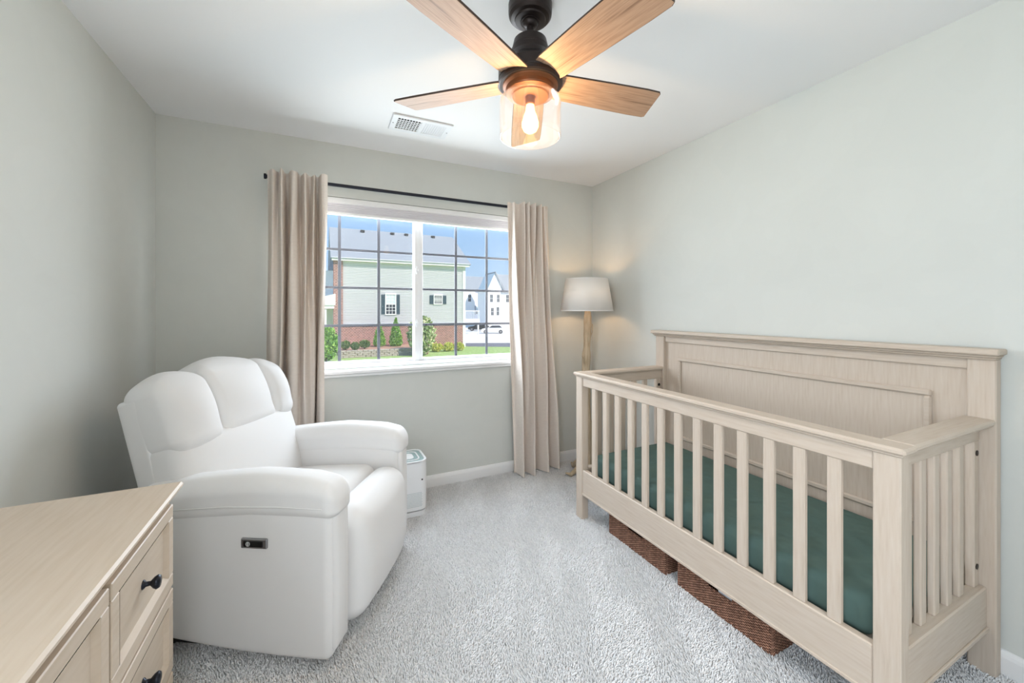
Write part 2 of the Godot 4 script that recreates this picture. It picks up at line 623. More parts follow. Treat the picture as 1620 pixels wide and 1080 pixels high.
func unseen_side_window() -> void:  # window out of view; lights the right wall and crib front
	org = Vector3(-0.93, 0.92, 0.22)
	var s := mk()
	bb(s, -0.955, -0.885, 0.92, 2.1, -0.24, -0.20)
	bb(s, -0.955, -0.885, 0.92, 2.1, 0.64, 0.68)
	bb(s, -0.955, -0.885, 0.92, 0.96, -0.20, 0.64)
	bb(s, -0.955, -0.885, 2.06, 2.1, -0.20, 0.64)
	var w := struct("window_2", s, M.vinyl)
	s = mk()
	bb(s, -0.925, -0.921, 0.95, 2.07, -0.21, 0.65, 0.0)
	obj("pane", s, M.glass, w)
	s = mk()
	bb(s, -0.94, -0.906, 1.49, 1.53, -0.20, 0.64)
	obj("meeting_rail", s, M.vinyl, w)

func unseen_hall() -> void:
	# landing out of view, its lamp placed to light the chair side and back wall
	org = Vector3.ZERO
	var s := mk()
	bb(s, XL - 0.12, XR + 0.12, -0.15, 0.0, ZF + 0.12, 2.5, 0.0)
	struct("floor_unseen_landing", s, M.carpet)
	s = mk()
	bb(s, XL - 0.12, XR + 0.12, H, H + 0.15, ZF + 0.12, 2.5, 0.0)
	struct("ceiling_unseen_landing", s, M.ceiling)
	s = mk()
	bb(s, XL - 0.12, XR + 0.12, 0.0, H, 2.38, 2.5, 0.0)
	bb(s, XL - 0.12, XL, 0.0, H, ZF + 0.12, 2.38, 0.0)
	bb(s, XR, XR + 0.12, 0.0, H, ZF + 0.12, 2.38, 0.0)
	struct("wall_unseen_landing", s, M.trim)
	var t := thing("unseen_landing_light", "unseen square ceiling light on the landing, lighting the back wall", "ceiling light", Vector3(0.1, 2.38, 1.6))
	s = mk()
	bb(s, -0.22, 0.42, 2.39, 2.44, 1.28, 1.92, 0.01)
	obj("housing", s, M.trim, t)
	s = mk()
	bb(s, -0.20, 0.40, 2.38, 2.392, 1.30, 1.90, 0.003)
	var dm := mat(rgb8(250, 248, 244), 0.5)
	dm.emission_enabled = true
	dm.emission = Color(1, 0.98, 0.95)
	dm.emission_energy_multiplier = 1.5
	obj("light_diffuser", s, dm, t)
	var l := AreaLight3D.new()
	l.name = "unseen_landing_glow"
	l.area_size = Vector2(0.6, 0.6)
	l.area_normalize_energy = true
	l.light_energy = 4.5
	l.area_range = 12.0
	l.shadow_enabled = true
	l.light_color = Color(0.98, 0.99, 1.0)
	add_child(l)
	l.position = Vector3(0.1, 2.374, 1.6)
	l.rotation.x = -PI / 2

# ---------------------------------------------------------------- crib
func crib() -> void:
	var t := thing("crib", "pale limed wood crib with slatted sides and tall panelled headboard", "crib", Vector3(1.845, 0, -1.325))
	var s := mk()
	bb(s, 1.48, 1.53, 0.0, 0.90, -2.12, -2.055, 0.004)
	obj("post", s, M.oak_y, t)
	s = mk()
	bb(s, 1.48, 1.53, 0.0, 0.90, -0.60, -0.535, 0.004)
	obj("post", s, M.oak_y, t)
	for z in [[-2.12, -2.046], [-0.598, -0.525]]:
		s = mk()
		bb(s, 2.167, 2.212, 0.0, 1.14, z[0], z[1], 0.004)
		obj("headboard_post", s, M.oak_y, t)
	# headboard
	s = mk()
	bb(s, 2.194, 2.208, 0.2, 1.11, -2.047, -0.597, 0.0)
	obj("headboard_panel", s, M.oak_y, t)
	s = mk()
	bb(s, 2.180, 2.209, 1.098, 1.14, -2.046, -0.598, 0.003)
	obj("headboard_rail", s, M.oak_z, t)
	s = mk()
	bb(s, 2.180, 2.209, 0.165, 0.32, -2.046, -0.598, 0.003)
	obj("headboard_rail", s, M.oak_z, t)
	s = mk()
	for st in [[2.152, 1.138, 1.147, 0.003], [2.142, 1.147, 1.156, 0.008], [2.130, 1.156, 1.178, 0.015]]:
		bb(s, st[0], 2.213, st[1], st[2], -2.12 - st[3], -0.525 + st[3], 0.004)
	obj("headboard_cap", s, M.oak_z, t)
	var mo := mk()
	for e in [[0.975, 1.0, -1.942, -0.698], [0.45, 0.475, -1.942, -0.698]]:
		bb(mo, 2.180, 2.196, e[0], e[1], e[2], e[3], 0.006)
	for z in [-1.942, -0.723]:
		bb(mo, 2.180, 2.196, 0.475, 0.975, z, z + 0.025, 0.006)
	obj("panel_moulding", mo, M.oak_z, t)
	# front side
	s = mk()
	bb(s, 1.486, 1.512, 0.842, 0.90, -2.055, -0.60, 0.003)
	obj("top_rail", s, M.oak_z, t)
	s = mk()
	bb(s, 1.474, 1.536, 0.898, 0.906, -2.126, -0.529, 0.003)
	bb(s, 1.466, 1.546, 0.905, 0.925, -2.134, -0.521, 0.006)
	obj("rail_cap", s, M.oak_z, t)
	s = mk()
	bb(s, 1.484, 1.514, 0.163, 0.318, -2.055, -0.60, 0.004)
	bb(s, 1.480, 1.486, 0.163, 0.176, -2.055, -0.60, 0.002)
	obj("bottom_rail", s, M.oak_z, t)
	var slat := mk()
	org = Vector3.ZERO
	bb(slat, -0.010, 0.010, 0.0, 0.528, -0.020, 0.020, 0.004)
	var slat_mesh := fin(slat)
	slat = mk()
	bb(slat, -0.020, 0.020, 0.0, 0.528, -0.010, 0.010, 0.004)
	var end_mesh := fin(slat)
	for i in 13:
		put("slat", slat_mesh, M.oak_y, t, Vector3(1.499, 0.316, -2.055 + 1.455 * (i + 1) / 14.0) - t.position)
	# the two ends
	for e in [-1, 1]:
		org = t.position
		var zc: float = -1.3275 + e * 0.76
		s = mk()
		bb(s, 1.53, 2.167, 0.842, 0.90, zc - e * 0.024, zc + e * 0.002, 0.003)
		obj("end_rail", s, M.oak_x, t)
		s = mk()
		bb(s, 1.546, 2.169, 0.898, 0.906, zc - 0.034, zc + 0.034, 0.003)
		bb(s, 1.546, 2.169, 0.905, 0.925, zc - 0.042, zc + 0.042, 0.006)
		obj("arm_cap", s, M.oak_x, t)
		s = mk()
		bb(s, 1.53, 2.167, 0.163, 0.318, zc - e * 0.024, zc + e * 0.020, 0.004)
		bb(s, 1.53, 2.167, 0.163, 0.178, zc + e * 0.019, zc + e * 0.026, 0.002)
		obj("end_rail", s, M.oak_x, t)
		s = mk()
		bb(s, 2.118, 2.162, 0.316, 0.844, zc - e * 0.024, zc + e * 0.002, 0.004)
		var stile := obj("end_stile", s, M.oak_y, t)
		for y in [0.39, 0.80]:
			for sg in [-1, 1]:
				s = mk()
				tube(s, [Vector3(2.140, y, zc - e * 0.011 + sg * 0.0125), Vector3(2.140, y, zc - e * 0.011 + sg * 0.0155)], 0.010, 12)
				obj("bolt", s, M.bolt, stile)
		for i in 5:
			put("slat", end_mesh, M.oak_y, t, Vector3(1.53 + 0.098 * (i + 1), 0.316, zc - e * 0.011) - t.position)
	org = t.position
	s = mk()
	bb(s, 1.52, 2.18, 0.262, 0.285, -2.03, -0.62, 0.003)
	obj("mattress_support", s, M.oak_z, t)
	# mattress with its sheet
	org = Vector3(1.845, 0.285, -1.325)
	s = mk()
	soft(s, Vector3(1.850, 0.351, -1.3275), Vector3(0.63, 0.131, 1.40), 0.035, Vector3(0.004, 0.008, 0.004), null, 8)
	var mt := obj("crib_mattress", s, M.sheet)
	tag(mt, "thin crib mattress in a dark green fitted sheet", "mattress")

# ---------------------------------------------------------------- recliner (built facing +z, near side at -x)
func back_at(p: Vector3) -> Vector3:
	# back space (x, height up the back, forward) -> chair space, leaning 16 degrees
	var a := deg_to_rad(16.0)
	return Vector3(p.x, 0.43 + p.y * cos(a) + p.z * sin(a), -0.155 - p.y * sin(a) + p.z * cos(a))

func recliner() -> void:
	var t := thing("recliner", "white upholstered power recliner with channelled back in the corner", "armchair", Vector3(-0.107, 0, -2.121), deg_to_rad(59.7))
	var s := mk()
	# plinth and feet
	bb(s, -0.36, 0.36, 0.04, 0.14, -0.34, 0.34, 0.01)
	obj("base", s, M.dark, t)
	for x in [-0.30, 0.30]:
		for z in [-0.30, 0.30]:
			s = mk()
			lathe(s, Vector3(x, 0, z), [Vector2(0, 0.0), Vector2(0.022, 0.0), Vector2(0.026, 0.045), Vector2(0, 0.045)], 16, false)
			obj("foot", s, M.dark, t)
	for e in [-1.0, 1.0]:
		# arm: body, rolled pad, front facing
		s = mk()
		soft(s, Vector3(e * 0.330, 0.325, 0.015), Vector3(0.136, 0.57, 0.762), 0.028, Vector3(0.010, 0, 0.004), func(p):
			var k := clampf((0.40 - p.z) / 0.75, 0.0, 1.0)
			var low := clampf((0.35 - p.y) / 0.31, 0.0, 1.0)
			return p + Vector3(0, 0.062 * k * k * low, 0), 8)
		var arm := obj("arm", s, M.upholstery, t)
		s = mk()
		soft(s, Vector3(e * 0.3335, 0.622, 0.025), Vector3(0.149, 0.142, 0.782), 0.046, Vector3(0.0, 0.018, 0.004), func(p):
			var front := clampf((p.z - 0.30) / 0.12, 0.0, 1.0)
			var d := Vector3(0, -0.05 * clampf((0.1 - p.z) / 0.5, 0.0, 1.0), 0)
			d.y -= 0.035 * front * front * clampf((p.y - 0.55) / 0.1, 0.0, 1.0)
			return p + d, 10, 5)
		obj("arm_pad", s, M.upholstery, arm)
		s = mk()
		soft(s, Vector3(e * 0.331, 0.33, 0.392), Vector3(0.098, 0.52, 0.034), 0.016, Vector3(0, 0, 0.010), null, 6, 3)
		obj("arm_front", s, M.upholstery, arm)
		s = mk()
		tube(s, [Vector3(e * 0.4065, 0.600, 0.37), Vector3(e * 0.4075, 0.603, 0.2), Vector3(e * 0.4075, 0.596, 0.0), Vector3(e * 0.4075, 0.576, -0.2), Vector3(e * 0.406, 0.566, -0.33)], 0.0028, 6)
		obj("piping", s, M.piping, arm)
	# seat and footrest
	s = mk()
	soft(s, Vector3(0, 0.385, 0.06), Vector3(0.525, 0.21, 0.46), 0.05, Vector3(0, 0.022, 0.0), func(p): return p + Vector3(0, 0.03 * (p.z + 0.17) / 0.46, 0), 10)
	obj("seat", s, M.upholstery, t)
	s = mk()
	soft(s, Vector3(0, 0.285, 0.365), Vector3(0.522, 0.46, 0.175), 0.075, Vector3(0, 0.010, 0.030), func(p):
		var k := clampf((0.30 - p.y) / 0.25, 0.0, 1.0)
		return p + Vector3(0, 0, -0.012 * k * k), 12, 5)
	obj("footrest", s, M.upholstery, t)
	# back: shell, lower cushion, three channels
	s = mk()
	soft(s, Vector3(0, 0.257, -0.140), Vector3(0.715, 0.675, 0.10), 0.018, Vector3(0, 0.0, 0.0), func(p): return back_at(p), 8)
	var back := obj("backrest", s, M.upholstery, t)
	s = mk()
	soft(s, Vector3(0, 0.165, -0.052), Vector3(0.708, 0.47, 0.195), 0.045, Vector3(0.004, 0.0, 0.045), func(p):
		return back_at(p + Vector3(0, 0.0, -0.03 * pow(absf(p.x) / 0.34, 3.0))), 12)
	obj("lower_cushion", s, M.upholstery, back)
	for ch in [[-0.252, 0.206, 0.640], [0.015, 0.340, 0.666], [0.264, 0.176, 0.640]]:
		s = mk()
		soft(s, Vector3(ch[0], 0.350 + (ch[2] - 0.350) * 0.5, -0.042), Vector3(ch[1], ch[2] - 0.350, 0.185), 0.042, Vector3(0.003, 0.046, 0.030), func(p):
			var k := clampf((p.y - 0.45) / 0.25, 0.0, 1.0)
			var side: float = absf(p.x) / 0.36
			var low := clampf((0.42 - p.y) / 0.06, 0.0, 1.0)
			return back_at(p + Vector3(0, -0.03 * k * pow(side, 3.0), -0.045 * k * k - 0.026 * pow(side, 4.0) + 0.010 * low)), 10, 6)
		obj("channel", s, M.upholstery, back)
	# control panel on the near side
	s = mk()
	bb(s, -0.4135, -0.403, 0.452, 0.488, 0.066, 0.166, 0.003)
	var cp := obj("control_panel", s, M.chrome, t)
	cp.set_meta("label", "chrome switch plate with black rocker")
	s = mk()
	bb(s, -0.4155, -0.412, 0.459, 0.481, 0.078, 0.152, 0.0016)
	var rk := obj("rocker", s, M.gloss_black, cp)
	s = mk()
	tube(s, [Vector3(-0.4150, 0.470, 0.096), Vector3(-0.4162, 0.470, 0.096)], 0.0085, 16)
	obj("button", s, M.icon, rk)
	s = mk()
	for z in [0.0925, 0.0995]:
		bb(s, -0.4168, -0.4160, 0.465, 0.475, z - 0.001, z + 0.001, 0.0)
	obj("mark", s, M.gloss_black, rk)

# ---------------------------------------------------------------- dresser
func front_panel(called: String, parent: Node, y0: float, y1: float, z0: float, z1: float) -> MeshInstance3D:
	var s := mk()
	var w := 0.034
	bb(s, -0.372, -0.357, y1 - w, y1, z0, z1, 0.002)
	bb(s, -0.372, -0.357, y0, y0 + w, z0, z1, 0.002)
	bb(s, -0.372, -0.357, y0 + w, y1 - w, z0, z0 + w, 0.002)
	bb(s, -0.372, -0.357, y0 + w, y1 - w, z1 - w, z1, 0.002)
	var o := obj(called, s, M.dresser_z, parent)
	s = mk()
	# sloping moulding down to the field
	var q := [Vector3(-0.357, y0 + w, z0 + w), Vector3(-0.357, y1 - w, z0 + w), Vector3(-0.357, y1 - w, z1 - w), Vector3(-0.357, y0 + w, z1 - w)]
	var c: Vector3 = (q[0] + q[2]) * 0.5
	var r := []
	for p in q:
		r.append(Vector3(-0.366, p.y - signf(p.y - c.y) * 0.012, p.z - signf(p.z - c.z) * 0.012))
	s.set_smooth_group(-1)
	for i in 4:
		quad(s, q[i], q[(i + 1) % 4], r[(i + 1) % 4], r[i], Vector3(1, 0, 0))
	quad(s, r[0], r[1], r[2], r[3], Vector3(1, 0, 0))
	obj("panel", s, M.dresser_z, o)
	return o

func knob(parent: Node, y: float, z: float) -> void:
	var s := mk()
	org = Vector3.ZERO
	lathe(s, Vector3.ZERO, [Vector2(0, -0.004), Vector2(0.011, -0.002), Vector2(0.010, 0.002), Vector2(0.0055, 0.006), Vector2(0.005, 0.014), Vector2(0.012, 0.020), Vector2(0.0155, 0.026), Vector2(0.013, 0.031), Vector2(0, 0.033)], 24)
	var o := put("knob", fin(s), M.knob, parent, Vector3(-0.366, y, z) - (parent.get_parent() as Node3D).position, Vector3(0, 0, -PI / 2))
	o.set_meta("label", "dark round knob")

func dresser() -> void:
	var t := thing("dresser", "light wood dresser with moulded top and dark round knobs", "dresser", Vector3(-0.6, 0, -0.77))
	var z0 := -1.398
	var z1 := -0.142
	var s := mk()
	bb(s, -0.838, -0.372, 0.09, 0.802, z0, z1, 0.003)
	obj("body", s, M.dresser_y, t)
	s = mk()
	bb(s, -0.841, -0.362, 0.800, 0.810, z0 - 0.012, z1 + 0.012, 0.004)
	bb(s, -0.841, -0.354, 0.809, 0.818, z0 - 0.020, z1 + 0.020, 0.004)
	bb(s, -0.841, -0.347, 0.817, 0.832, z0 - 0.027, z1 + 0.027, 0.005)
	obj("top", s, M.dresser_z, t)
	for z in [z0 + 0.02, z1 - 0.02]:
		for x in [-0.815, -0.392]:
			org = t.position
			s = mk()
			bb(s, x - 0.022, x + 0.022, 0.0, 0.10, z - 0.02, z + 0.02, 0.004)
			obj("leg", s, M.dresser_y, t)
	for col in [[-1.372, -1.018], [-0.522, -0.168]]:
		for r in 3:
			org = t.position
			var y1 := 0.792 - r * 0.226
			var d := front_panel("drawer", t, y1 - 0.218, y1, col[0], col[1])
			knob(d, y1 - 0.109, (col[0] + col[1]) * 0.5)
	org = t.position
	var door := front_panel("door", t, 0.122, 0.792, -1.008, -0.532)
	knob(door, 0.50, -0.55)

# ---------------------------------------------------------------- ceiling fan
func ceiling_fan() -> void:
	var O := Vector3(0.698, 0, -1.290)
	var t := thing("ceiling_fan", "dark bronze ceiling fan with five wooden blades and glass jar light", "ceiling fan", O + Vector3(0, 1.96, 0))
	var s := mk()
	lathe(s, O, [Vector2(0, 2.372), Vector2(0.036, 2.372), Vector2(0.036, 2.376), Vector2(0.055, 2.378), Vector2(0.057, 2.384), Vector2(0.070, 2.387), Vector2(0.078, 2.396), Vector2(0.080, 2.408), Vector2(0.080, 2.438), Vector2(0, 2.4395)], 48, false)
	obj("canopy", s, M.bronze, t)
	s = mk()
	tube(s, [O + Vector3(0, 2.30, 0), O + Vector3(0, 2.385, 0)], 0.013, 16)
	lathe(s, O, [Vector2(0.0, 2.352), Vector2(0.024, 2.358), Vector2(0.030, 2.372), Vector2(0.026, 2.384)], 24)
	obj("downrod", s, M.bronze, t)
	s = mk()
	lathe(s, O, [Vector2(0.0, 2.1380), Vector2(0.112, 2.1380), Vector2(0.118, 2.1420), Vector2(0.118, 2.1540), Vector2(0.115, 2.1570), Vector2(0.117, 2.1600), Vector2(0.117, 2.1930), Vector2(0.110, 2.2020), Vector2(0.082, 2.2280), Vector2(0.072, 2.2500), Vector2(0.070, 2.2680), Vector2(0.066, 2.2710), Vector2(0.066, 2.2780), Vector2(0.060, 2.3040), Vector2(0.042, 2.3180), Vector2(0.018, 2.3240), Vector2(0, 2.3250)], 56, false)
	obj("motor_housing", s, M.bronze, t)
	# light kit
	s = mk()
	lathe(s, O, [Vector2(0.0, 2.1000), Vector2(0.066, 2.1000), Vector2(0.070, 2.1040), Vector2(0.088, 2.1100), Vector2(0.090, 2.1160), Vector2(0.090, 2.1280), Vector2(0.100, 2.1340), Vector2(0.104, 2.1400)], 48, false)
	var kit := obj("light_kit", s, M.socket, t)
	s = mk()
	lathe(s, O, [Vector2(0.0, 2.0700), Vector2(0.016, 2.0700), Vector2(0.018, 2.0740), Vector2(0.018, 2.1010)], 24, false)
	obj("socket", s, M.socket, kit)
	s = mk()
	var glass := [Vector2(0.110, 1.9500), Vector2(0.1125, 1.9530), Vector2(0.112, 1.9730), Vector2(0.113, 2.0180), Vector2(0.113, 2.0730), Vector2(0.110, 2.0880), Vector2(0.100, 2.0990), Vector2(0.084, 2.1040), Vector2(0.070, 2.1060)]
	var inner := []
	for i in range(glass.size() - 1, -1, -1):
		inner.append(Vector2(glass[i].x - 0.0028, glass[i].y - (0.0026 if i > 4 else 0.0)))
	lathe(s, O, glass, 56)
	lathe(s, O, inner, 56)
	lathe(s, O, [Vector2(0.1072, 1.9500), Vector2(0.110, 1.9500)], 56)
	obj("glass_jar", s, M.shade_glass, t)
	s = mk()
	lathe(s, O, [Vector2(0, 1.9660), Vector2(0.012, 1.9680), Vector2(0.024, 1.9760), Vector2(0.031, 1.9910), Vector2(0.031, 2.0060), Vector2(0.025, 2.0280), Vector2(0.017, 2.0500), Vector2(0.0145, 2.0710)], 28)
	obj("bulb", s, M.bulb, t)
	var l := OmniLight3D.new()
	l.name = "fan_bulb_light"
	l.light_color = Color(1.0, 0.83, 0.62)
	l.light_energy = 0.18
	l.light_size = 0.028
	l.omni_range = 12.0
	l.omni_attenuation = 2.0
	l.shadow_enabled = true
	t.add_child(l)
	l.position = Vector3(0, 2.0 - 1.96, 0)
	# blades
	org = Vector3.ZERO
	var out := [Vector2(0.085, -0.056), Vector2(0.12, -0.062), Vector2(0.30, -0.069), Vector2(0.46, -0.073), Vector2(0.530, -0.072), Vector2(0.540, -0.066), Vector2(0.523, 0.064), Vector2(0.516, 0.071), Vector2(0.46, 0.073), Vector2(0.30, 0.069), Vector2(0.12, 0.062), Vector2(0.085, 0.056)]
	s = mk()
	prism(s, out, 0.0, 0.0055)
	var edge := fin(s)
	s = mk()
	var small := []
	for p in out:
		small.append(Vector2(lerpf(0.32, p.x, 0.994), p.y * 0.975))
	prism(s, small, -0.0012, 0.0)
	prism(s, small, 0.0055, 0.0067)
	var face := fin(s)
	for k in 5:
		var th := deg_to_rad(-64.2 + 72.0 * k)
		# radial axis, lateral axis (towards larger angle, raised by the pitch), normal
		var rad := Vector3(cos(th), 0, sin(th))
		var lat := Vector3(-sin(th), 0, cos(th)).rotated(rad, -deg_to_rad(11.4))
		var b := put("blade", edge, M.blade_edge, t)
		b.transform = Transform3D(Basis(rad, lat, rad.cross(lat)), Vector3(0, 2.158 - 1.96, 0))
		put("blade_face", face, M.blade, b)

# ---------------------------------------------------------------- curtains and rod
func spline(c: Array, u: float) -> Vector2:
	var f := u * (c.size() - 1)
	var i := mini(int(f), c.size() - 2)
	var a: Vector2 = c[maxi(i - 1, 0)]
	var b: Vector2 = c[i]
	var d: Vector2 = c[i + 1]
	var e: Vector2 = c[mini(i + 2, c.size() - 1)]
	return b.cubic_interpolate(d, a, e, f - i)

func curtain(called: String, label: String, top: Array, low: Array, y1: float, y0: float) -> void:
	var nu := 150
	var nv := 60
	var pts := []
	for j in nv + 1:
		var v := float(j) / nv
		var row := []
		var w := smoothstep(0.0, 1.0, v) * 0.55 + v * 0.45
		for i in nu + 1:
			var u := float(i) / nu
			var a := spline(top, u)
			var b := spline(low, u)
			var p := a.lerp(b, w)
			p.y = maxf(-2.886, -2.886 + (p.y + 2.886) * lerpf(2.0, 1.3, v))
			# folds are tight at the pocket and loosen below it
			var rod := exp(-pow((v - 0.012) / 0.012, 2.0))
			p.y = lerpf(p.y, maxf(p.y, -2.822) , clampf(1.3 - v * 14.0, 0.0, 1.0)) + rod * 0.0
			p.x += 0.004 * sin(v * 9.0 + u * 20.0)
			p.y += 0.004 * sin(v * 14.0 + u * 31.0)
			row.append(Vector3(p.x, lerpf(y1, y0, v) + 0.004 * sin(u * 40.0) * (1.0 - v), p.y))
		pts.append(row)
	org = Vector3((pts[nv][0].x + pts[nv][nu].x) * 0.5, y0, -2.84)
	var s := mk()
	s.set_smooth_group(0)
	var grids := []
	for side in [1.0, -1.0]:
		var g := []
		for j in nv + 1:
			var row := []
			for i in nu + 1:
				var du: Vector3 = pts[j][mini(i + 1, nu)] - pts[j][maxi(i - 1, 0)]
				var n := Vector3(-du.z, 0, du.x).normalized()
				if n.length() < 0.5:
					n = Vector3(0, 0, 1)
				row.append(pts[j][i] + n * 0.0012 * side)
			g.append(row)
		grids.append(g)
	for k in 2:
		s.set_smooth_group(k)
		var g = grids[k]
		for j in nv:
			for i in nu:
				if k == 0:
					_raw(s, g[j][i], g[j][i + 1], g[j + 1][i + 1])
					_raw(s, g[j][i], g[j + 1][i + 1], g[j + 1][i])
				else:
					_raw(s, g[j][i], g[j + 1][i + 1], g[j][i + 1])
					_raw(s, g[j][i], g[j + 1][i], g[j + 1][i + 1])
	s.set_smooth_group(5)
	for j in nv:
		for i in [0, nu]:
			quad(s, grids[0][j][i], grids[0][j + 1][i], grids[1][j + 1][i], grids[1][j][i], Vector3(-1 if i == 0 else 1, 0, 0))
	for i in nu:
		for j in [0, nv]:
			quad(s, grids[0][j][i], grids[0][j][i + 1], grids[1][j][i + 1], grids[1][j][i], Vector3(0, 1 if j == 0 else -1, 0))
	tag(obj(called, s, M.curtain), label, "curtain", "window curtains")

func curtains() -> void:
	var V := func(a): 
		var r := []
		for i in range(0, a.size(), 2):
			r.append(Vector2(a[i], a[i + 1]))
		return r
	curtain("curtain", "beige curtain panel hanging behind the recliner, left of the window",
		V.call([-0.285, -2.868, -0.255, -2.828, -0.222, -2.848, -0.200, -2.812, -0.180, -2.866, -0.155, -2.815, -0.125, -2.822, -0.108, -2.866, -0.080, -2.820, -0.062, -2.864, -0.030, -2.825, -0.008, -2.868, 0.014, -2.806, 0.042, -2.822]),
		V.call([-0.292, -2.885, -0.272, -2.835, -0.245, -2.800, -0.215, -2.800, -0.196, -2.890, -0.170, -2.800, -0.130, -2.790, -0.105, -2.815, -0.080, -2.800, -0.050, -2.820, -0.030, -2.850, -0.022, -2.890, -0.008, -2.810, 0.018, -2.800]), 2.163, 0.02)
	curtain("curtain", "beige curtain panel pooling slightly on the carpet beside the floor lamp",
		V.call([1.322, -2.852, 1.348, -2.858, 1.364, -2.828, 1.386, -2.866, 1.418, -2.866, 1.440, -2.818, 1.460, -2.862, 1.482, -2.815, 1.508, -2.862, 1.532, -2.816, 1.566, -2.862, 1.590, -2.815, 1.622, -2.858, 1.640, -2.836, 1.676, -2.846]),
		V.call([1.400, -2.872, 1.424, -2.866, 1.438, -2.780, 1.458, -2.850, 1.480, -2.868, 1.502, -2.845, 1.518, -2.810, 1.530, -2.772, 1.556, -2.850, 1.588, -2.890, 1.640, -2.815, 1.668, -2.790, 1.712, -2.880, 1.772, -2.800, 1.818, -2.880]), 2.163, 0.018)
	var s := mk()
	org = Vector3(0.68, 2.135, -2.84)
	var t := thing("curtain_rod", "slim black curtain rod above the window", "curtain rod", org)
	tube(s, [Vector3(-0.292, 2.135, -2.838), Vector3(1.655, 2.135, -2.838)], 0.011, 14)
	obj("rod", s, M.rod, t)
	for x in [-0.292, 1.650]:
		s = mk()
		var sg: float = -1.0 if x < 0 else 1.0
		tube(s, [Vector3(x, 2.135, -2.838), Vector3(x + sg * 0.012, 2.135, -2.838)], 0.0165, 16)
		obj("finial", s, M.rod, t)
	for x in [-0.262, 1.62]:
		s = mk()
		tube(s, [Vector3(x, 2.128, -2.838), Vector3(x, 2.125, -2.87), Vector3(x, 2.125, -2.931)], 0.006, 10)
		bb(s, x - 0.012, x + 0.012, 2.095, 2.155, -2.932, -2.927, 0.002)
		obj("bracket", s, M.rod, t)

# ---------------------------------------------------------------- floor lamp
func floor_lamp() -> void:
	var B := Vector3(1.955, 0, -2.650)
	var t := thing("floor_lamp", "driftwood floor lamp with white tapered shade in the corner", "floor lamp", B)
	var s := mk()
	var pts := []
	var rad := []
	for i in 27:
		var v := i / 26.0
		pts.append(B + Vector3(0.006 * sin(v * 9.0), 0.02 + v * 1.36, 0.006 * sin(v * 7.0 + 1.0)))
		rad.append(lerpf(0.042, 0.027, v) + 0.0035 * sin(v * 31.0) + 0.002 * sin(v * 57.0))
	tube(s, pts, rad, 14)
	obj("trunk", s, M.driftwood, t)
	for a in [[0.2, 0.24], [1.9, 0.17], [2.9, 0.2], [4.2, 0.16], [5.4, 0.14]]:
		s = mk()
		var d := Vector3(cos(a[0]), 0, sin(a[0]))
		var w := Vector3(-d.z, 0, d.x)
		tube(s, [B + Vector3(0, 0.20, 0), B + d * 0.05 + Vector3(0, 0.10, 0), B + d * 0.11 + w * 0.015 + Vector3(0, 0.045, 0), B + d * (a[1] - 0.03) + w * 0.02 + Vector3(0, 0.022, 0), B + d * a[1] + w * 0.045 + Vector3(0, 0.035, 0)], [0.024, 0.026, 0.021, 0.016, 0.007], 10)
		obj("root", s, M.driftwood, t)
	for br in [[Vector3(-0.028, 0.885, 0.02), Vector3(-0.05, 0.925, 0.028), Vector3(-0.066, 0.955, 0.03)], [Vector3(-0.045, 0.915, 0.026), Vector3(-0.052, 0.955, 0.03)], [Vector3(0.022, 1.10, 0.02), Vector3(0.032, 1.14, 0.03), Vector3(0.034, 1.21, 0.03)]]:
		s = mk()
		var q := []
		for p in br:
			q.append(B + p)
		tube(s, q, 0.0045, 8)
		obj("twig", s, M.driftwood, t)
	s = mk()
	lathe(s, B, [Vector2(0.213, 1.313), Vector2(0.1685, 1.575)], 64)
	lathe(s, B, [Vector2(0.1665, 1.575), Vector2(0.211, 1.313)], 64)
	lathe(s, B, [Vector2(0.211, 1.313), Vector2(0.213, 1.313)], 64)
	lathe(s, B, [Vector2(0.1685, 1.575), Vector2(0.1665, 1.575)], 64)
	var sh := obj("lamp_shade", s, M.lamp_shade, t)
	for e in [[0.2132, 1.313, 0.2118, 1.321], [0.1699, 1.567, 0.1687, 1.575]]:
		s = mk()
		lathe(s, B, [Vector2(e[0], e[1]), Vector2(e[2], e[3])], 64)
		obj("shade_trim", s, M.lamp_shade, sh)
	s = mk()
	for k in 3:
		var a := TAU * k / 3.0
		tube(s, [B + Vector3(0, 1.42, 0), B + Vector3(cos(a) * 0.19, 1.44, sin(a) * 0.19)], 0.002, 6)
	tube(s, [B + Vector3(0, 1.37, 0), B + Vector3(0, 1.41, 0)], 0.016, 12)
	obj("shade_spider", s, M.chrome, t)
	s = mk()
	lathe(s, B, [Vector2(0.012, 1.41), Vector2(0.018, 1.43), Vector2(0.029, 1.455), Vector2(0.029, 1.475), Vector2(0.018, 1.492), Vector2(0, 1.498)], 20)
	obj("bulb", s, M.bulb, t)
	var l := OmniLight3D.new()
	l.name = "floor_lamp_light"
	l.light_color = Color(1.0, 0.80, 0.58)
	l.light_energy = 0.05
	l.light_size = 0.028
	l.omni_range = 12.0
	l.omni_attenuation = 2.0
	l.shadow_enabled = true
	t.add_child(l)
	l.position = Vector3(0, 1.462, 0)

# ---------------------------------------------------------------- air purifier
func rounded(c: Vector2, half: float, r: float, n := 6) -> Array:
	var o := []
	for q in 4:
		var cc := c + Vector2([1, -1, -1, 1][q], [1, 1, -1, -1][q]) * (half - r)
		for i in n + 1:
			var a := PI / 2 * q + PI / 2 * i / n
			o.append(cc + Vector2(cos(a), sin(a)) * r)
	return o

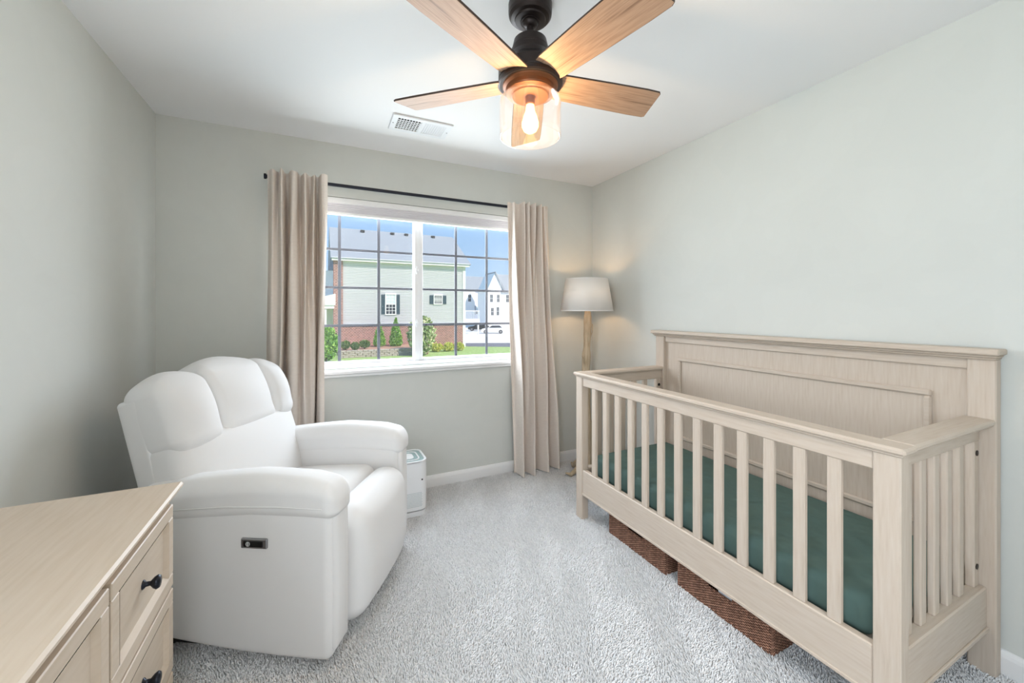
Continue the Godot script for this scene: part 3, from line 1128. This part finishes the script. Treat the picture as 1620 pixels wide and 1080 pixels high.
func purifier() -> void:
	var c := Vector2(0.505, -2.660)
	var t := thing("air_purifier", "white tower air purifier standing behind the recliner", "air purifier", Vector3(c.x, 0, c.y))
	var flat := Basis(Vector3(1, 0, 0), Vector3(0, 0, 1), Vector3(0, -1, 0))
	var s := mk()
	prism(s, rounded(c, 0.118, 0.045), -0.040, -0.008, Vector3.ZERO, flat)
	obj("base", s, M.white_plastic, t)
	s = mk()
	prism(s, rounded(c, 0.122, 0.05), -0.352, -0.048, Vector3.ZERO, flat)
	var body := obj("body", s, M.white_plastic, t)
	s = mk()
	tube(s, [Vector3(c.x + 0.085, 0.24, c.y + 0.1215), Vector3(c.x + 0.085, 0.24, c.y + 0.1235)], 0.005, 10)
	obj("sensor", s, M.dark, body)
	# perforations low on the front
	s = mk()
	for r in 11:
		for q in 22:
			var x := c.x - 0.072 + q * 0.0072 + (0.0036 if r % 2 else 0.0)
			var y := 0.072 + r * 0.0085
			quad(s, Vector3(x, y, c.y + 0.1224), Vector3(x + 0.0032, y + 0.002, c.y + 0.1224), Vector3(x, y + 0.004, c.y + 0.1224), Vector3(x - 0.0032, y + 0.002, c.y + 0.1224), Vector3(0, 0, 1))
	var hs := obj("intake_holes", s, M.teal_grey, body)
	hs.set_meta("kind", "stuff")
	s = mk()
	prism(s, rounded(c, 0.108, 0.045), -0.354, -0.350, Vector3.ZERO, flat)
	obj("top_grille", s, M.teal_grey, t)
	for k in [[0.122, 0.110, 0.05], [0.084, 0.076, 0.04]]:
		s = mk()
		var a := rounded(c, k[0], k[2])
		var b := rounded(c, k[1], k[2] - 0.006)
		s.set_smooth_group(-1)
		for i in a.size():
			var j := (i + 1) % a.size()
			for y in [0.358]:
				quad(s, Vector3(a[i].x, y, a[i].y), Vector3(a[j].x, y, a[j].y), Vector3(b[j].x, y, b[j].y), Vector3(b[i].x, y, b[i].y), Vector3.UP)
			quad(s, Vector3(a[i].x, 0.349, a[i].y), Vector3(a[j].x, 0.349, a[j].y), Vector3(a[j].x, 0.358, a[j].y), Vector3(a[i].x, 0.358, a[i].y), Vector3(a[i].x - c.x, 0, a[i].y - c.y))
			quad(s, Vector3(b[i].x, 0.349, b[i].y), Vector3(b[j].x, 0.349, b[j].y), Vector3(b[j].x, 0.358, b[j].y), Vector3(b[i].x, 0.358, b[i].y), Vector3(c.x - b[i].x, 0, c.y - b[i].y))
		obj("top_ring", s, M.white_plastic, t)
	s = mk()
	prism(s, rounded(c, 0.052, 0.03), -0.357, -0.353, Vector3.ZERO, flat)
	obj("control_cap", s, M.white_plastic, t)

# ---------------------------------------------------------------- baskets under the crib
func basket(label: String, x0: float, x1: float, z0: float, z1: float, h: float) -> Node3D:
	var t := thing("wicker_basket", label, "basket", Vector3((x0 + x1) / 2, 0, (z0 + z1) / 2), 0.0, "baskets under the crib")
	var s := mk()
	var zc := (z0 + z1) / 2
	# front with a hand hole, then the other sides
	var hole := 0.055
	bb(s, x0, x0 + 0.012, 0.004, h - 0.045, z0, z1, 0.004)
	bb(s, x0, x0 + 0.012, h - 0.047, h - 0.014, z0, zc - hole, 0.004)
	bb(s, x0, x0 + 0.012, h - 0.047, h - 0.014, zc + hole, z1, 0.004)
	bb(s, x0, x0 + 0.012, h - 0.016, h, z0, z1, 0.004)
	obj("front", s, M.wicker, t)
	for z in [z0, z1 - 0.012]:
		s = mk()
		bb(s, x0 + 0.011, x1 - 0.011, 0.004, h, z, z + 0.012, 0.004)
		obj("side", s, M.wicker, t)
	s = mk()
	bb(s, x1 - 0.012, x1, 0.004, h, z0, z1, 0.004)
	obj("back", s, M.wicker, t)
	s = mk()
	bb(s, x0 + 0.01, x1 - 0.01, 0.004, 0.014, z0 + 0.01, z1 - 0.01, 0.002)
	obj("bottom", s, M.wicker, t)
	s = mk()
	var a := Vector3(x0 + 0.006, h, z0 + 0.006)
	var b := Vector3(x1 - 0.006, h, z1 - 0.006)
	tube(s, [a, Vector3(b.x, h, a.z), b, Vector3(a.x, h, b.z), a], 0.007, 8)
	obj("rim", s, M.wicker_rim, t)
	return t

func baskets() -> void:
	basket("brown woven basket under the crib, the one nearer the window", 1.540, 1.84, -1.872, -1.440, 0.148)
	basket("brown woven basket under the crib with a white paper in its handle hole", 1.540, 1.84, -1.372, -0.925, 0.148)
	org = Vector3(1.56, 0.095, -1.13)
	var s := mk()
	bb(s, 1.554, 1.572, 0.016, 0.128, -1.165, -1.098, 0.002)
	var p := obj("paper_packet", s, M.paper)
	tag(p, "white paper packet standing inside the nearer woven basket", "packet")

# ---------------------------------------------------------------- ceiling register
func ceiling_vent() -> void:
	var x0 := 0.378
	var x1 := 0.732
	var z0 := -2.532
	var z1 := -2.326
	var t := thing("ceiling_vent", "white metal air register in the ceiling near the window", "vent", Vector3((x0 + x1) / 2, H - 0.02, (z0 + z1) / 2))
	var s := mk()
	bb(s, x0 + 0.03, x1 - 0.03, H - 0.0015, H - 0.0002, z0 + 0.03, z1 - 0.03, 0.0)  # thin dark sheet that paints the shade behind the louvers
	obj("duct_shade_sheet", s, M.hole, t)
	s = mk()
	bb(s, x0, x1, H - 0.010, H - 0.001, z0, z0 + 0.034, 0.003)
	bb(s, x0, x1, H - 0.010, H - 0.001, z1 - 0.034, z1, 0.003)
	bb(s, x0, x0 + 0.036, H - 0.010, H - 0.001, z0 + 0.03, z1 - 0.03, 0.003)
	bb(s, x1 - 0.036, x1, H - 0.010, H - 0.001, z0 + 0.03, z1 - 0.03, 0.003)
	bb(s, 0.548, 0.560, H - 0.010, H - 0.001, z0 + 0.03, z1 - 0.03, 0.002)
	obj("frame", s, M.vent_white, t)
	for i in 10:
		s = mk()
		var x := x0 + 0.036 + (i + 0.5) * 0.0165
		bx(s, Vector3(x + 0.006, H - 0.0075, (z0 + z1) / 2), Vector3(0.0035, 0.005, z1 - z0 - 0.062), 0.0)
		obj("louver", s, M.vent_white, t)
	for i in 10:
		s = mk()
		bx(s, Vector3(0.562 + (i + 0.5) * 0.0136, H - 0.0075, (z0 + z1) / 2), Vector3(0.0012, 0.0155, z1 - z0 - 0.062), 0.0, Basis(Vector3(0, 0, 1), -1.32))
		obj("louver", s, M.vent_white, t)
	for i in 5:
		s = mk()
		var z := z0 + 0.034 + (i + 1) * (z1 - z0 - 0.068) / 6.0
		bb(s, x0 + 0.034, 0.549, H - 0.0095, H - 0.0065, z - 0.0035, z + 0.0035, 0.0)
		obj("crossbar", s, M.vent_white, t)
	for x in [x0 + 0.014, x1 - 0.014]:
		s = mk()
		tube(s, [Vector3(x, H - 0.0098, (z0 + z1) / 2), Vector3(x, H - 0.0115, (z0 + z1) / 2)], 0.004, 10)
		obj("screw", s, M.chrome, t)

# ---------------------------------------------------------------- outdoors
const GY := -2.45

func leaf_mesh() -> ArrayMesh:
	org = Vector3.ZERO
	var s := mk()
	s.set_smooth_group(-1)
	for k in 2:
		var b := Basis(Vector3.UP, k * PI / 2) * Basis(Vector3.RIGHT, 0.5)
		tri(s, b * Vector3(-0.35, 0, 0), b * Vector3(0, 0.9, 0.1), b * Vector3(0.35, 0, 0), b * Vector3(0, 0, 1))
		tri(s, b * Vector3(-0.35, 0, 0), b * Vector3(0, -0.3, 0), b * Vector3(0.35, 0, 0), b * Vector3(0, 0, 1))
	return fin(s)

# a plant: stem and a crown of many leaves, each with its own tint
func plant(called: String, label: String, category: String, at: Vector3, shape: Callable, n: int, leaf: float, cols: Array, stem: float, group := "") -> void:
	var t := thing(called, label, category, at, 0.0, group)
	org = Vector3.ZERO
	var s := mk()
	tube(s, [Vector3.ZERO, Vector3(0, stem * 0.6, 0), Vector3(0.02, stem, 0)], [0.05, 0.04, 0.02], 8)
	obj("stem", s, M.bark, t)
	var mm := MultiMesh.new()
	mm.transform_format = MultiMesh.TRANSFORM_3D
	mm.use_colors = true
	mm.mesh = leaf_mesh()
	mm.instance_count = n
	for i in n:
		var p: Vector3 = shape.call()
		var b := Basis.from_euler(Vector3(rng.randf_range(-1, 1), rng.randf() * TAU, rng.randf_range(-1, 1))).scaled(Vector3.ONE * leaf * rng.randf_range(0.7, 1.3))
		mm.set_instance_transform(i, Transform3D(b, p))
		var c: Color = cols[rng.randi() % cols.size()].lerp(cols[rng.randi() % cols.size()], rng.randf())
		mm.set_instance_color(i, c.srgb_to_linear())
	var o := MultiMeshInstance3D.new()
	o.multimesh = mm
	o.material_override = M.leaf
	o.name = "foliage"
	o.set_meta("kind", "stuff")
	t.add_child(o)

func ball(r: Vector3, lift: float) -> Vector3:
	var d := Vector3(rng.randfn(), rng.randfn(), rng.randfn()).normalized() * pow(rng.randf(), 0.35)
	return Vector3(d.x * r.x, lift + d.y * r.y, d.z * r.z)

func cone(r: float, h: float) -> Vector3:
	var v := pow(rng.randf(), 1.5)
	var w := r * (1.0 - pow(v, 1.6)) * pow(minf(1.0, v * 6.0 + 0.5), 0.5) * sqrt(rng.randf_range(0.5, 1.0))
	var a := rng.randf() * TAU
	return Vector3(cos(a) * w, 0.1 + v * h, sin(a) * w)

func house_window(parent: Node, x0: float, x1: float, y0: float, y1: float, z: float, cols: int, rows: int, half_blind: bool) -> void:
	var s := mk()
	var f := 0.09
	bb(s, x0 - f, x1 + f, y1, y1 + f * 1.6, z, z + 0.08, 0.0)
	bb(s, x0 - f, x1 + f, y0 - f, y0, z, z + 0.1, 0.0)
	bb(s, x0 - f, x0, y0, y1, z, z + 0.08, 0.0)
	bb(s, x1, x1 + f, y0, y1, z, z + 0.08, 0.0)
	bb(s, x0, x1, (y0 + y1) / 2 - 0.03, (y0 + y1) / 2 + 0.03, z, z + 0.06, 0.0)
	var w := obj("window", s, M.house_trim, parent)
	s = mk()
	bb(s, x0, x1, y0, y1 if not half_blind else (y0 + y1) / 2, z, z + 0.02, 0.0)
	obj("pane", s, M.far_glass, w)
	if half_blind:
		s = mk()
		bb(s, x0, x1, (y0 + y1) / 2, y1, z, z + 0.02, 0.0)
		obj("pane", s, M.far_blind, w)
	s = mk()
	for c in range(1, cols):
		var x := lerpf(x0, x1, float(c) / cols)
		bb(s, x - 0.02, x + 0.02, y0, y1, z + 0.02, z + 0.04, 0.0)
	for r in range(1, rows):
		var y := lerpf(y0, y1, float(r) / rows)
		bb(s, x0, x1, y - 0.02, y + 0.02, z + 0.02, z + 0.04, 0.0)
	obj("muntins", s, M.house_trim, w)

func shutters(parent: Node, l0: float, l1: float, r0: float, r1: float, y0: float, y1: float, z: float) -> void:
	for e in [[l0, l1], [r0, r1]]:
		var s := mk()
		bb(s, e[0], e[1], y0, y1, z, z + 0.05, 0.01)
		obj("shutter", s, M.shutter, parent)

func outside() -> void:
	org = Vector3.ZERO
	var s := mk()
	bb(s, -90, 110, GY - 0.5, GY, -160, 60.0, 0.0)
	struct("ground", s, M.grass)
	s = mk()
	prism(s, [Vector2(14.2, 45), Vector2(30, 38), Vector2(90, 38), Vector2(90, 95), Vector2(14.2, 95)], -GY - 0.03, -GY + 0.2, Vector3.ZERO, Basis(Vector3(1, 0, 0), Vector3(0, 0, -1), Vector3(0, -1, 0)))
	struct("driveway", s, M.concrete)
	s = mk()
	prism(s, [Vector2(14.2, 40.2), Vector2(24, 34.2), Vector2(60, 30), Vector2(60, 38), Vector2(30, 38.0), Vector2(14.2, 45)], -GY - 0.02, -GY + 0.2, Vector3.ZERO, Basis(Vector3(1, 0, 0), Vector3(0, 0, -1), Vector3(0, -1, 0)))
	struct("street", s, M.asphalt)

	# the house across the lawn
	var t := thing("neighbour_house", "pale grey sided house with brick base seen through the window", "house", Vector3(7.5, GY, -45))
	s = mk()
	bb(s, 1.5, 13.75, GY, 6.15, -52, -40.06, 0.0)
	obj("wall", s, M.siding, t)
	s = mk()
	for i in 41:
		var y := -0.02 + i * 0.15
		quad(s, Vector3(1.9, y, -40.0), Vector3(13.6, y, -40.0), Vector3(13.6, y + 0.15, -40.045), Vector3(1.9, y + 0.15, -40.045), Vector3(0, 0, 1))
		quad(s, Vector3(1.9, y, -40.0), Vector3(13.6, y, -40.0), Vector3(13.6, y, -40.06), Vector3(1.9, y, -40.06), Vector3(0, -1, 0))
	var sd := obj("lap_siding", s, M.siding, t)
	sd.set_meta("kind", "stuff")
	s = mk()
	bb(s, 1.85, 13.8, GY - 0.1, -0.12, -41, -39.97, 0.0)
	obj("brick_base", s, M.brick, t)
	s = mk()
	bb(s, 1.85, 13.85, -0.13, -0.01, -40.1, -39.9, 0.0)
	obj("water_table", s, M.house_trim, t)
	s = mk()
	bb(s, 13.58, 13.86, GY, 6.1, -40.2, -39.94, 0.0)
	obj("corner_board", s, M.house_trim, t)
	s = mk()
	bb(s, 1.15, 1.95, GY, 6.0, -40.8, -39.9, 0.0)
	obj("brick_corner", s, M.brick, t)
	s = mk()
	bb(s, 1.0, 14.2, 5.95, 6.25, -40.1, -39.55, 0.0)
	obj("eave", s, M.house_trim, t)
	s = mk()
	prism(s, [Vector2(39.45, 6.15), Vector2(46, 10.15), Vector2(52.6, 6.15)], 0.9, 14.35, Vector3.ZERO, Basis(Vector3(0, 0, -1), Vector3(0, 1, 0), Vector3(1, 0, 0)))
	obj("roof", s, M.roof, t)
	for x in [4.15, 7.25, 8.75, 11.8]:
		s = mk()
		bb(s, x - 0.2, x + 0.2, 9.72, 9.98, -45.7, -45.2, 0.02)
		obj("roof_vent", s, M.dark, t)
	house_window(t, 5.80, 6.66, 1.04, 2.92, -40.0, 3, 6, true)
	shutters(t, 5.36, 5.70, 6.76, 7.10, 1.02, 2.92, -40.0)
	house_window(t, 10.55, 11.30, 2.08, 2.90, -40.0, 6, 3, false)
	shutters(t, 10.06, 10.45, 11.40, 11.79, 2.04, 2.92, -40.0)
	# entrance side at the left end
	s = mk()
	bb(s, -2.2, 1.2, 1.55, 1.85, -43, -39.6, 0.0)
	prism(s, [Vector2(-2.4, 1.85), Vector2(1.3, 2.9), Vector2(1.3, 1.85)], -42.6, -39.5)
	var po := obj("porch_roof", s, M.house_trim, t)
	for x in [-0.9, 0.45]:
		s = mk()
		bb(s, x - 0.12, x + 0.12, GY, 1.6, -39.95, -39.7, 0.01)
		obj("porch_column", s, M.house_trim, t)
	s = mk()
	bb(s, -3.5, 1.2, GY, 1.5, -52, -43, 0.0)
	bb(s, -1.5, 1.3, 1.5, 5.2, -52, -42, 0.0)
	obj("entrance_wall", s, M.house_trim, t)
	s = mk()
	bb(s, 0.0, 0.9, GY, -0.2, -43.0, -42.9, 0.0)
	obj("entrance_door", s, M.door_brown, t)

	# planting bed behind a low stone wall
	org = Vector3.ZERO
	s = mk()
	bb(s, 1.6, 8.6, GY, -1.95, -39.95, -34.7, 0.02)
	struct("planting_bed", s, M.mulch)
	var wt := thing("garden_wall", "low grey stone retaining wall in front of the planting bed", "stone wall", Vector3(4.6, GY, -34.5))
	org = Vector3.ZERO
	var stones := []
	for k in 5:
		s = mk()
		bx(s, Vector3.ZERO, Vector3(0.36 + 0.02 * k, 0.145, 0.25), 0.025)
		stones.append(fin(s))
	for row in 4:
		for i in 17:
			var x := 1.5 + i * 0.42 + (0.2 if row % 2 else 0.0)
			put("stone", stones[(i * 3 + row) % 5], M.stone, wt, Vector3(x, GY + 0.075 + row * 0.15, -34.55 - rng.randf() * 0.05) - wt.position)
	var G := [rgb8(88, 140, 58), rgb8(122, 174, 72), rgb8(168, 206, 104)]
	var D := [rgb8(66, 100, 54), rgb8(96, 132, 70), rgb8(130, 160, 92)]
	var Y := [rgb8(172, 186, 84), rgb8(212, 212, 104), rgb8(228, 224, 140)]
	var Wv := [rgb8(150, 174, 112), rgb8(204, 210, 164), rgb8(232, 228, 196), rgb8(120, 150, 84)]
	plant("arborvitae", "shorter cone shaped evergreen in front of the brick base", "evergreen", Vector3(4.95, -1.95, -38.2), func(): return cone(0.56, 2.05), 1400, 0.14, G, 1.6, "evergreens by the brick wall")
	plant("arborvitae", "taller cone shaped evergreen under the shuttered window", "evergreen", Vector3(6.42, -2.0, -38.2), func(): return cone(0.62, 2.55), 1600, 0.14, G, 2.0, "evergreens by the brick wall")
	plant("boxwood", "round clipped shrub at the left end of the bed", "shrub", Vector3(1.98, -1.95, -36.2), func(): return ball(Vector3(0.40, 0.38, 0.4), 0.42), 700, 0.09, D, 0.4, "clipped shrubs in the bed")
	plant("boxwood", "round clipped shrub in the middle of three", "shrub", Vector3(2.66, -1.95, -35.4), func(): return ball(Vector3(0.36, 0.34, 0.36), 0.36), 700, 0.09, D, 0.4, "clipped shrubs in the bed")
	plant("boxwood", "wide clipped shrub nearest the cone shaped evergreens", "shrub", Vector3(3.52, -1.95, -36.6), func(): return ball(Vector3(0.48, 0.36, 0.4), 0.42), 800, 0.09, D, 0.4, "clipped shrubs in the bed")
	plant("leafy_bush", "large bright green leafy bush beside the left curtain", "bush", Vector3(0.45, GY, -32.6), func(): return ball(Vector3(0.85, 1.25, 0.8), 1.3), 1700, 0.24, G, 1.2)
	plant("variegated_shrub", "pale variegated shrub behind the window mullion", "shrub", Vector3(7.75, GY, -33.6), func(): return ball(Vector3(1.15, 1.65, 0.9), 1.75), 1500, 0.26, Wv, 1.6)
	var spots := [[9.75, "beside the variegated shrub"], [10.85, "in the middle of the row"], [11.9, "nearest the corner of the brick base"]]
	for p in spots:
		plant("ornamental_grass", "yellow green grass clump " + p[1], "grass clump", Vector3(p[0], GY, -36.2), func(): return ball(Vector3(0.52, 0.34, 0.4), 0.34) * Vector3(1, rng.randf_range(0.7, 1.3), 1), 420, 0.2, Y, 0.3, "yellow grass clumps")
	car("parked_car", "black car parked behind the corner of the house", Vector3(27.3, GY + 0.03, -71.0), M.car_black)
	car("parked_car", "white hatchback parked on the pale driveway", Vector3(26.3, GY + 0.03, -61.6), M.car_white)

	# town houses further away on the right
	var b := thing("town_house", "distant white town house with grey roof right of the corner", "house", Vector3(33, GY, -92))
	s = mk()
	bb(s, 24, 33.6, GY, 6.6, -96, -90, 0.0)
	bb(s, 33.6, 38, GY, 6.6, -96, -91.5, 0.0)
	obj("wall", s, M.house_trim, b)
	s = mk()
	bb(s, 33.0, 36.2, -1.0, 6.0, -90.8, -90.2, 0.0)
	obj("bay", s, M.siding, b)
	s = mk()
	prism(s, [Vector2(89.5, 6.5), Vector2(93, 9.9), Vector2(96.5, 6.5)], 27, 38, Vector3.ZERO, Basis(Vector3(0, 0, -1), Vector3(0, 1, 0), Vector3(1, 0, 0)))
	obj("roof", s, M.roof, b)
	house_window(b, 31.9, 32.6, 3.6, 5.2, -90, 2, 2, false)
	house_window(b, 34.0, 35.0, 0.6, 2.4, -90.2, 2, 2, true)
	shutters(b, 33.3, 33.8, 35.2, 35.7, 0.5, 2.6, -90.2)
	b = thing("town_house", "distant white gabled town house beside the right curtain", "house", Vector3(36, GY, -82))
	s = mk()
	bb(s, 32.8, 44, GY, 5.6, -86, -80, 0.0)
	prism(s, [Vector2(32.6, 5.6), Vector2(34.6, 9.8), Vector2(36.6, 5.6)], -86, -80)
	obj("wall", s, M.house_trim, b)
	s = mk()
	prism(s, [Vector2(34.6, 9.95), Vector2(34.5, 9.6), Vector2(36.8, 5.4), Vector2(37.1, 5.6)], -86, -79.7)
	prism(s, [Vector2(79.5, 5.5), Vector2(83, 9.7), Vector2(86.5, 5.5)], 36.0, 44, Vector3.ZERO, Basis(Vector3(0, 0, -1), Vector3(0, 1, 0), Vector3(1, 0, 0)))
	obj("roof", s, M.roof, b)
	for w in [[33.4, 34.0, 3.3, 4.9], [35.0, 35.6, 3.3, 4.9], [33.6, 34.2, 0.4, 2.0], [34.9, 35.5, 0.4, 2.2], [37.2, 37.9, 3.3, 4.9]]:
		house_window(b, w[0], w[1], w[2], w[3], -80, 2, 2, false)
	var f := thing("balcony_railing", "white railing in front of the distant town houses", "railing", Vector3(21.5, -0.1, -60))
	s = mk()
	bb(s, 17.0, 23.2, 1.3, 1.42, -60.05, -59.95, 0.0)
	bb(s, 17.0, 23.2, 0.0, 0.1, -60.05, -59.95, 0.0)
	obj("rail", s, M.house_trim, f)
	for i in 26:
		s = mk()
		var x := 17.1 + i * 0.24
		bb(s, x - 0.03, x + 0.03, 0.1, 1.3, -60.03, -59.97, 0.0)
		obj("baluster", s, M.house_trim, f)
	s = mk()
	bb(s, 17.0, 23.2, -0.5, -0.02, -62.5, -59.9, 0.0)
	obj("deck", s, M.house_trim, f)
	for x in [17.2, 23.0]:
		s = mk()
		bb(s, x - 0.1, x + 0.1, GY, -0.5, -60.2, -60.0, 0.0)
		obj("post", s, M.house_trim, f)

func car(called: String, label: String, at: Vector3, paint: Material) -> void:
	var t := thing(called, label, "car", at, deg_to_rad(-25.8), "parked cars")
	var s := mk()
	org = Vector3.ZERO
	prism(s, [Vector2(-1.95, 0.32), Vector2(-1.98, 0.62), Vector2(-1.85, 0.78), Vector2(-1.0, 0.92), Vector2(1.85, 0.98), Vector2(1.98, 0.8), Vector2(1.98, 0.34), Vector2(1.7, 0.26), Vector2(-1.7, 0.26)], -0.86, 0.86)
	obj("body", s, paint, t)
	s = mk()
	prism(s, [Vector2(-0.98, 0.9), Vector2(-0.25, 1.40), Vector2(1.15, 1.43), Vector2(1.82, 0.96)], -0.70, 0.70)
	var cab := obj("cabin", s, paint, t)
	s = mk()
	prism(s, [Vector2(-0.78, 0.96), Vector2(-0.2, 1.34), Vector2(1.05, 1.36), Vector2(1.5, 0.98)], -0.712, 0.712)
	obj("window", s, M.far_glass, cab)
	for x in [-1.25, 1.25]:
		for z in [-0.78, 0.78]:
			s = mk()
			tube(s, [Vector3(x, 0.32, z - 0.1), Vector3(x, 0.32, z + 0.1)], 0.32, 20)
			var w := obj("wheel", s, M.tyre, t)
			s = mk()
			tube(s, [Vector3(x, 0.32, z - 0.11), Vector3(x, 0.32, z + 0.11)], 0.19, 14)
			obj("rim", s, M.chrome, w)

# ---------------------------------------------------------------- carpet pile
func carpet_pile() -> void:
	org = Vector3.ZERO
	var s := mk()
	s.set_smooth_group(0)
	# a tuft: a three sided twist of yarn
	var rings := []
	for k in 3:
		var ring := []
		var r: float = [0.0026, 0.0031, 0.0018][k]
		for j in 3:
			var a := TAU * j / 3.0 + k * 0.5
			ring.append(Vector3(cos(a) * r, [0.0, 0.0075, 0.0135][k], sin(a) * r))
		rings.append(ring)
	for k in 2:
		for j in 3:
			var n := (j + 1) % 3
			quad(s, rings[k][j], rings[k + 1][j], rings[k + 1][n], rings[k][n], (rings[k][j] + rings[k][n]) * Vector3(1, 0, 1))
	tri(s, rings[2][0], rings[2][1], rings[2][2], Vector3.UP)
	var mm := MultiMesh.new()
	mm.transform_format = MultiMesh.TRANSFORM_3D
	mm.use_colors = true
	mm.mesh = fin(s)
	var step := 0.0060
	var nx := int((XR - XL - 0.03) / step)
	var nz := int((-0.15 - ZB - 0.015) / step)
	mm.instance_count = nx * nz
	var lean := FastNoiseLite.new()
	lean.seed = 4
	lean.frequency = 2.2
	lean.fractal_octaves = 3
	var i := 0
	var buf := PackedFloat32Array()
	buf.resize(nx * nz * 16)
	for a in nx:
		for b in nz:
			var x := XL + 0.015 + a * step + rng.randf_range(-0.003, 0.003)
			var z := ZB + 0.015 + b * step + rng.randf_range(-0.003, 0.003)
			# strokes of the vacuum cleaner lay the pile this way and that
			var k := clampf(lean.get_noise_2d(x * 1.5 + z * 0.7, z * 0.45 - x * 0.2) * 3.5, -1.0, 1.0)
			var tilt := Vector3(0.30 * k + rng.randf_range(-0.35, 0.35), 1.0, 0.55 * k + rng.randf_range(-0.35, 0.35)).normalized()
			var bas := Basis(Quaternion(Vector3.UP, tilt)) * Basis(Vector3.UP, rng.randf() * TAU)
			var h := rng.randf_range(0.75, 1.15)
			var w := rng.randf_range(0.9, 1.25)
			bas = bas * Basis.from_scale(Vector3(w, h, w))
			var g := rng.randf_range(0.80, 0.96) * (1.0 + 0.06 * k)  # shading of the leaning pile painted into the tuft colour
			var vals := [bas.x.x, bas.y.x, bas.z.x, x, bas.x.y, bas.y.y, bas.z.y, -0.001, bas.x.z, bas.y.z, bas.z.z, z, g, g, g, 1.0]
			for q in 16:
				buf[i * 16 + q] = vals[q]
			i += 1
	mm.buffer = buf
	var o := MultiMeshInstance3D.new()
	o.multimesh = mm
	o.material_override = M.pile
	o.name = "carpet_pile"
	o.set_meta("kind", "stuff")
	get_node("floor").add_child(o)
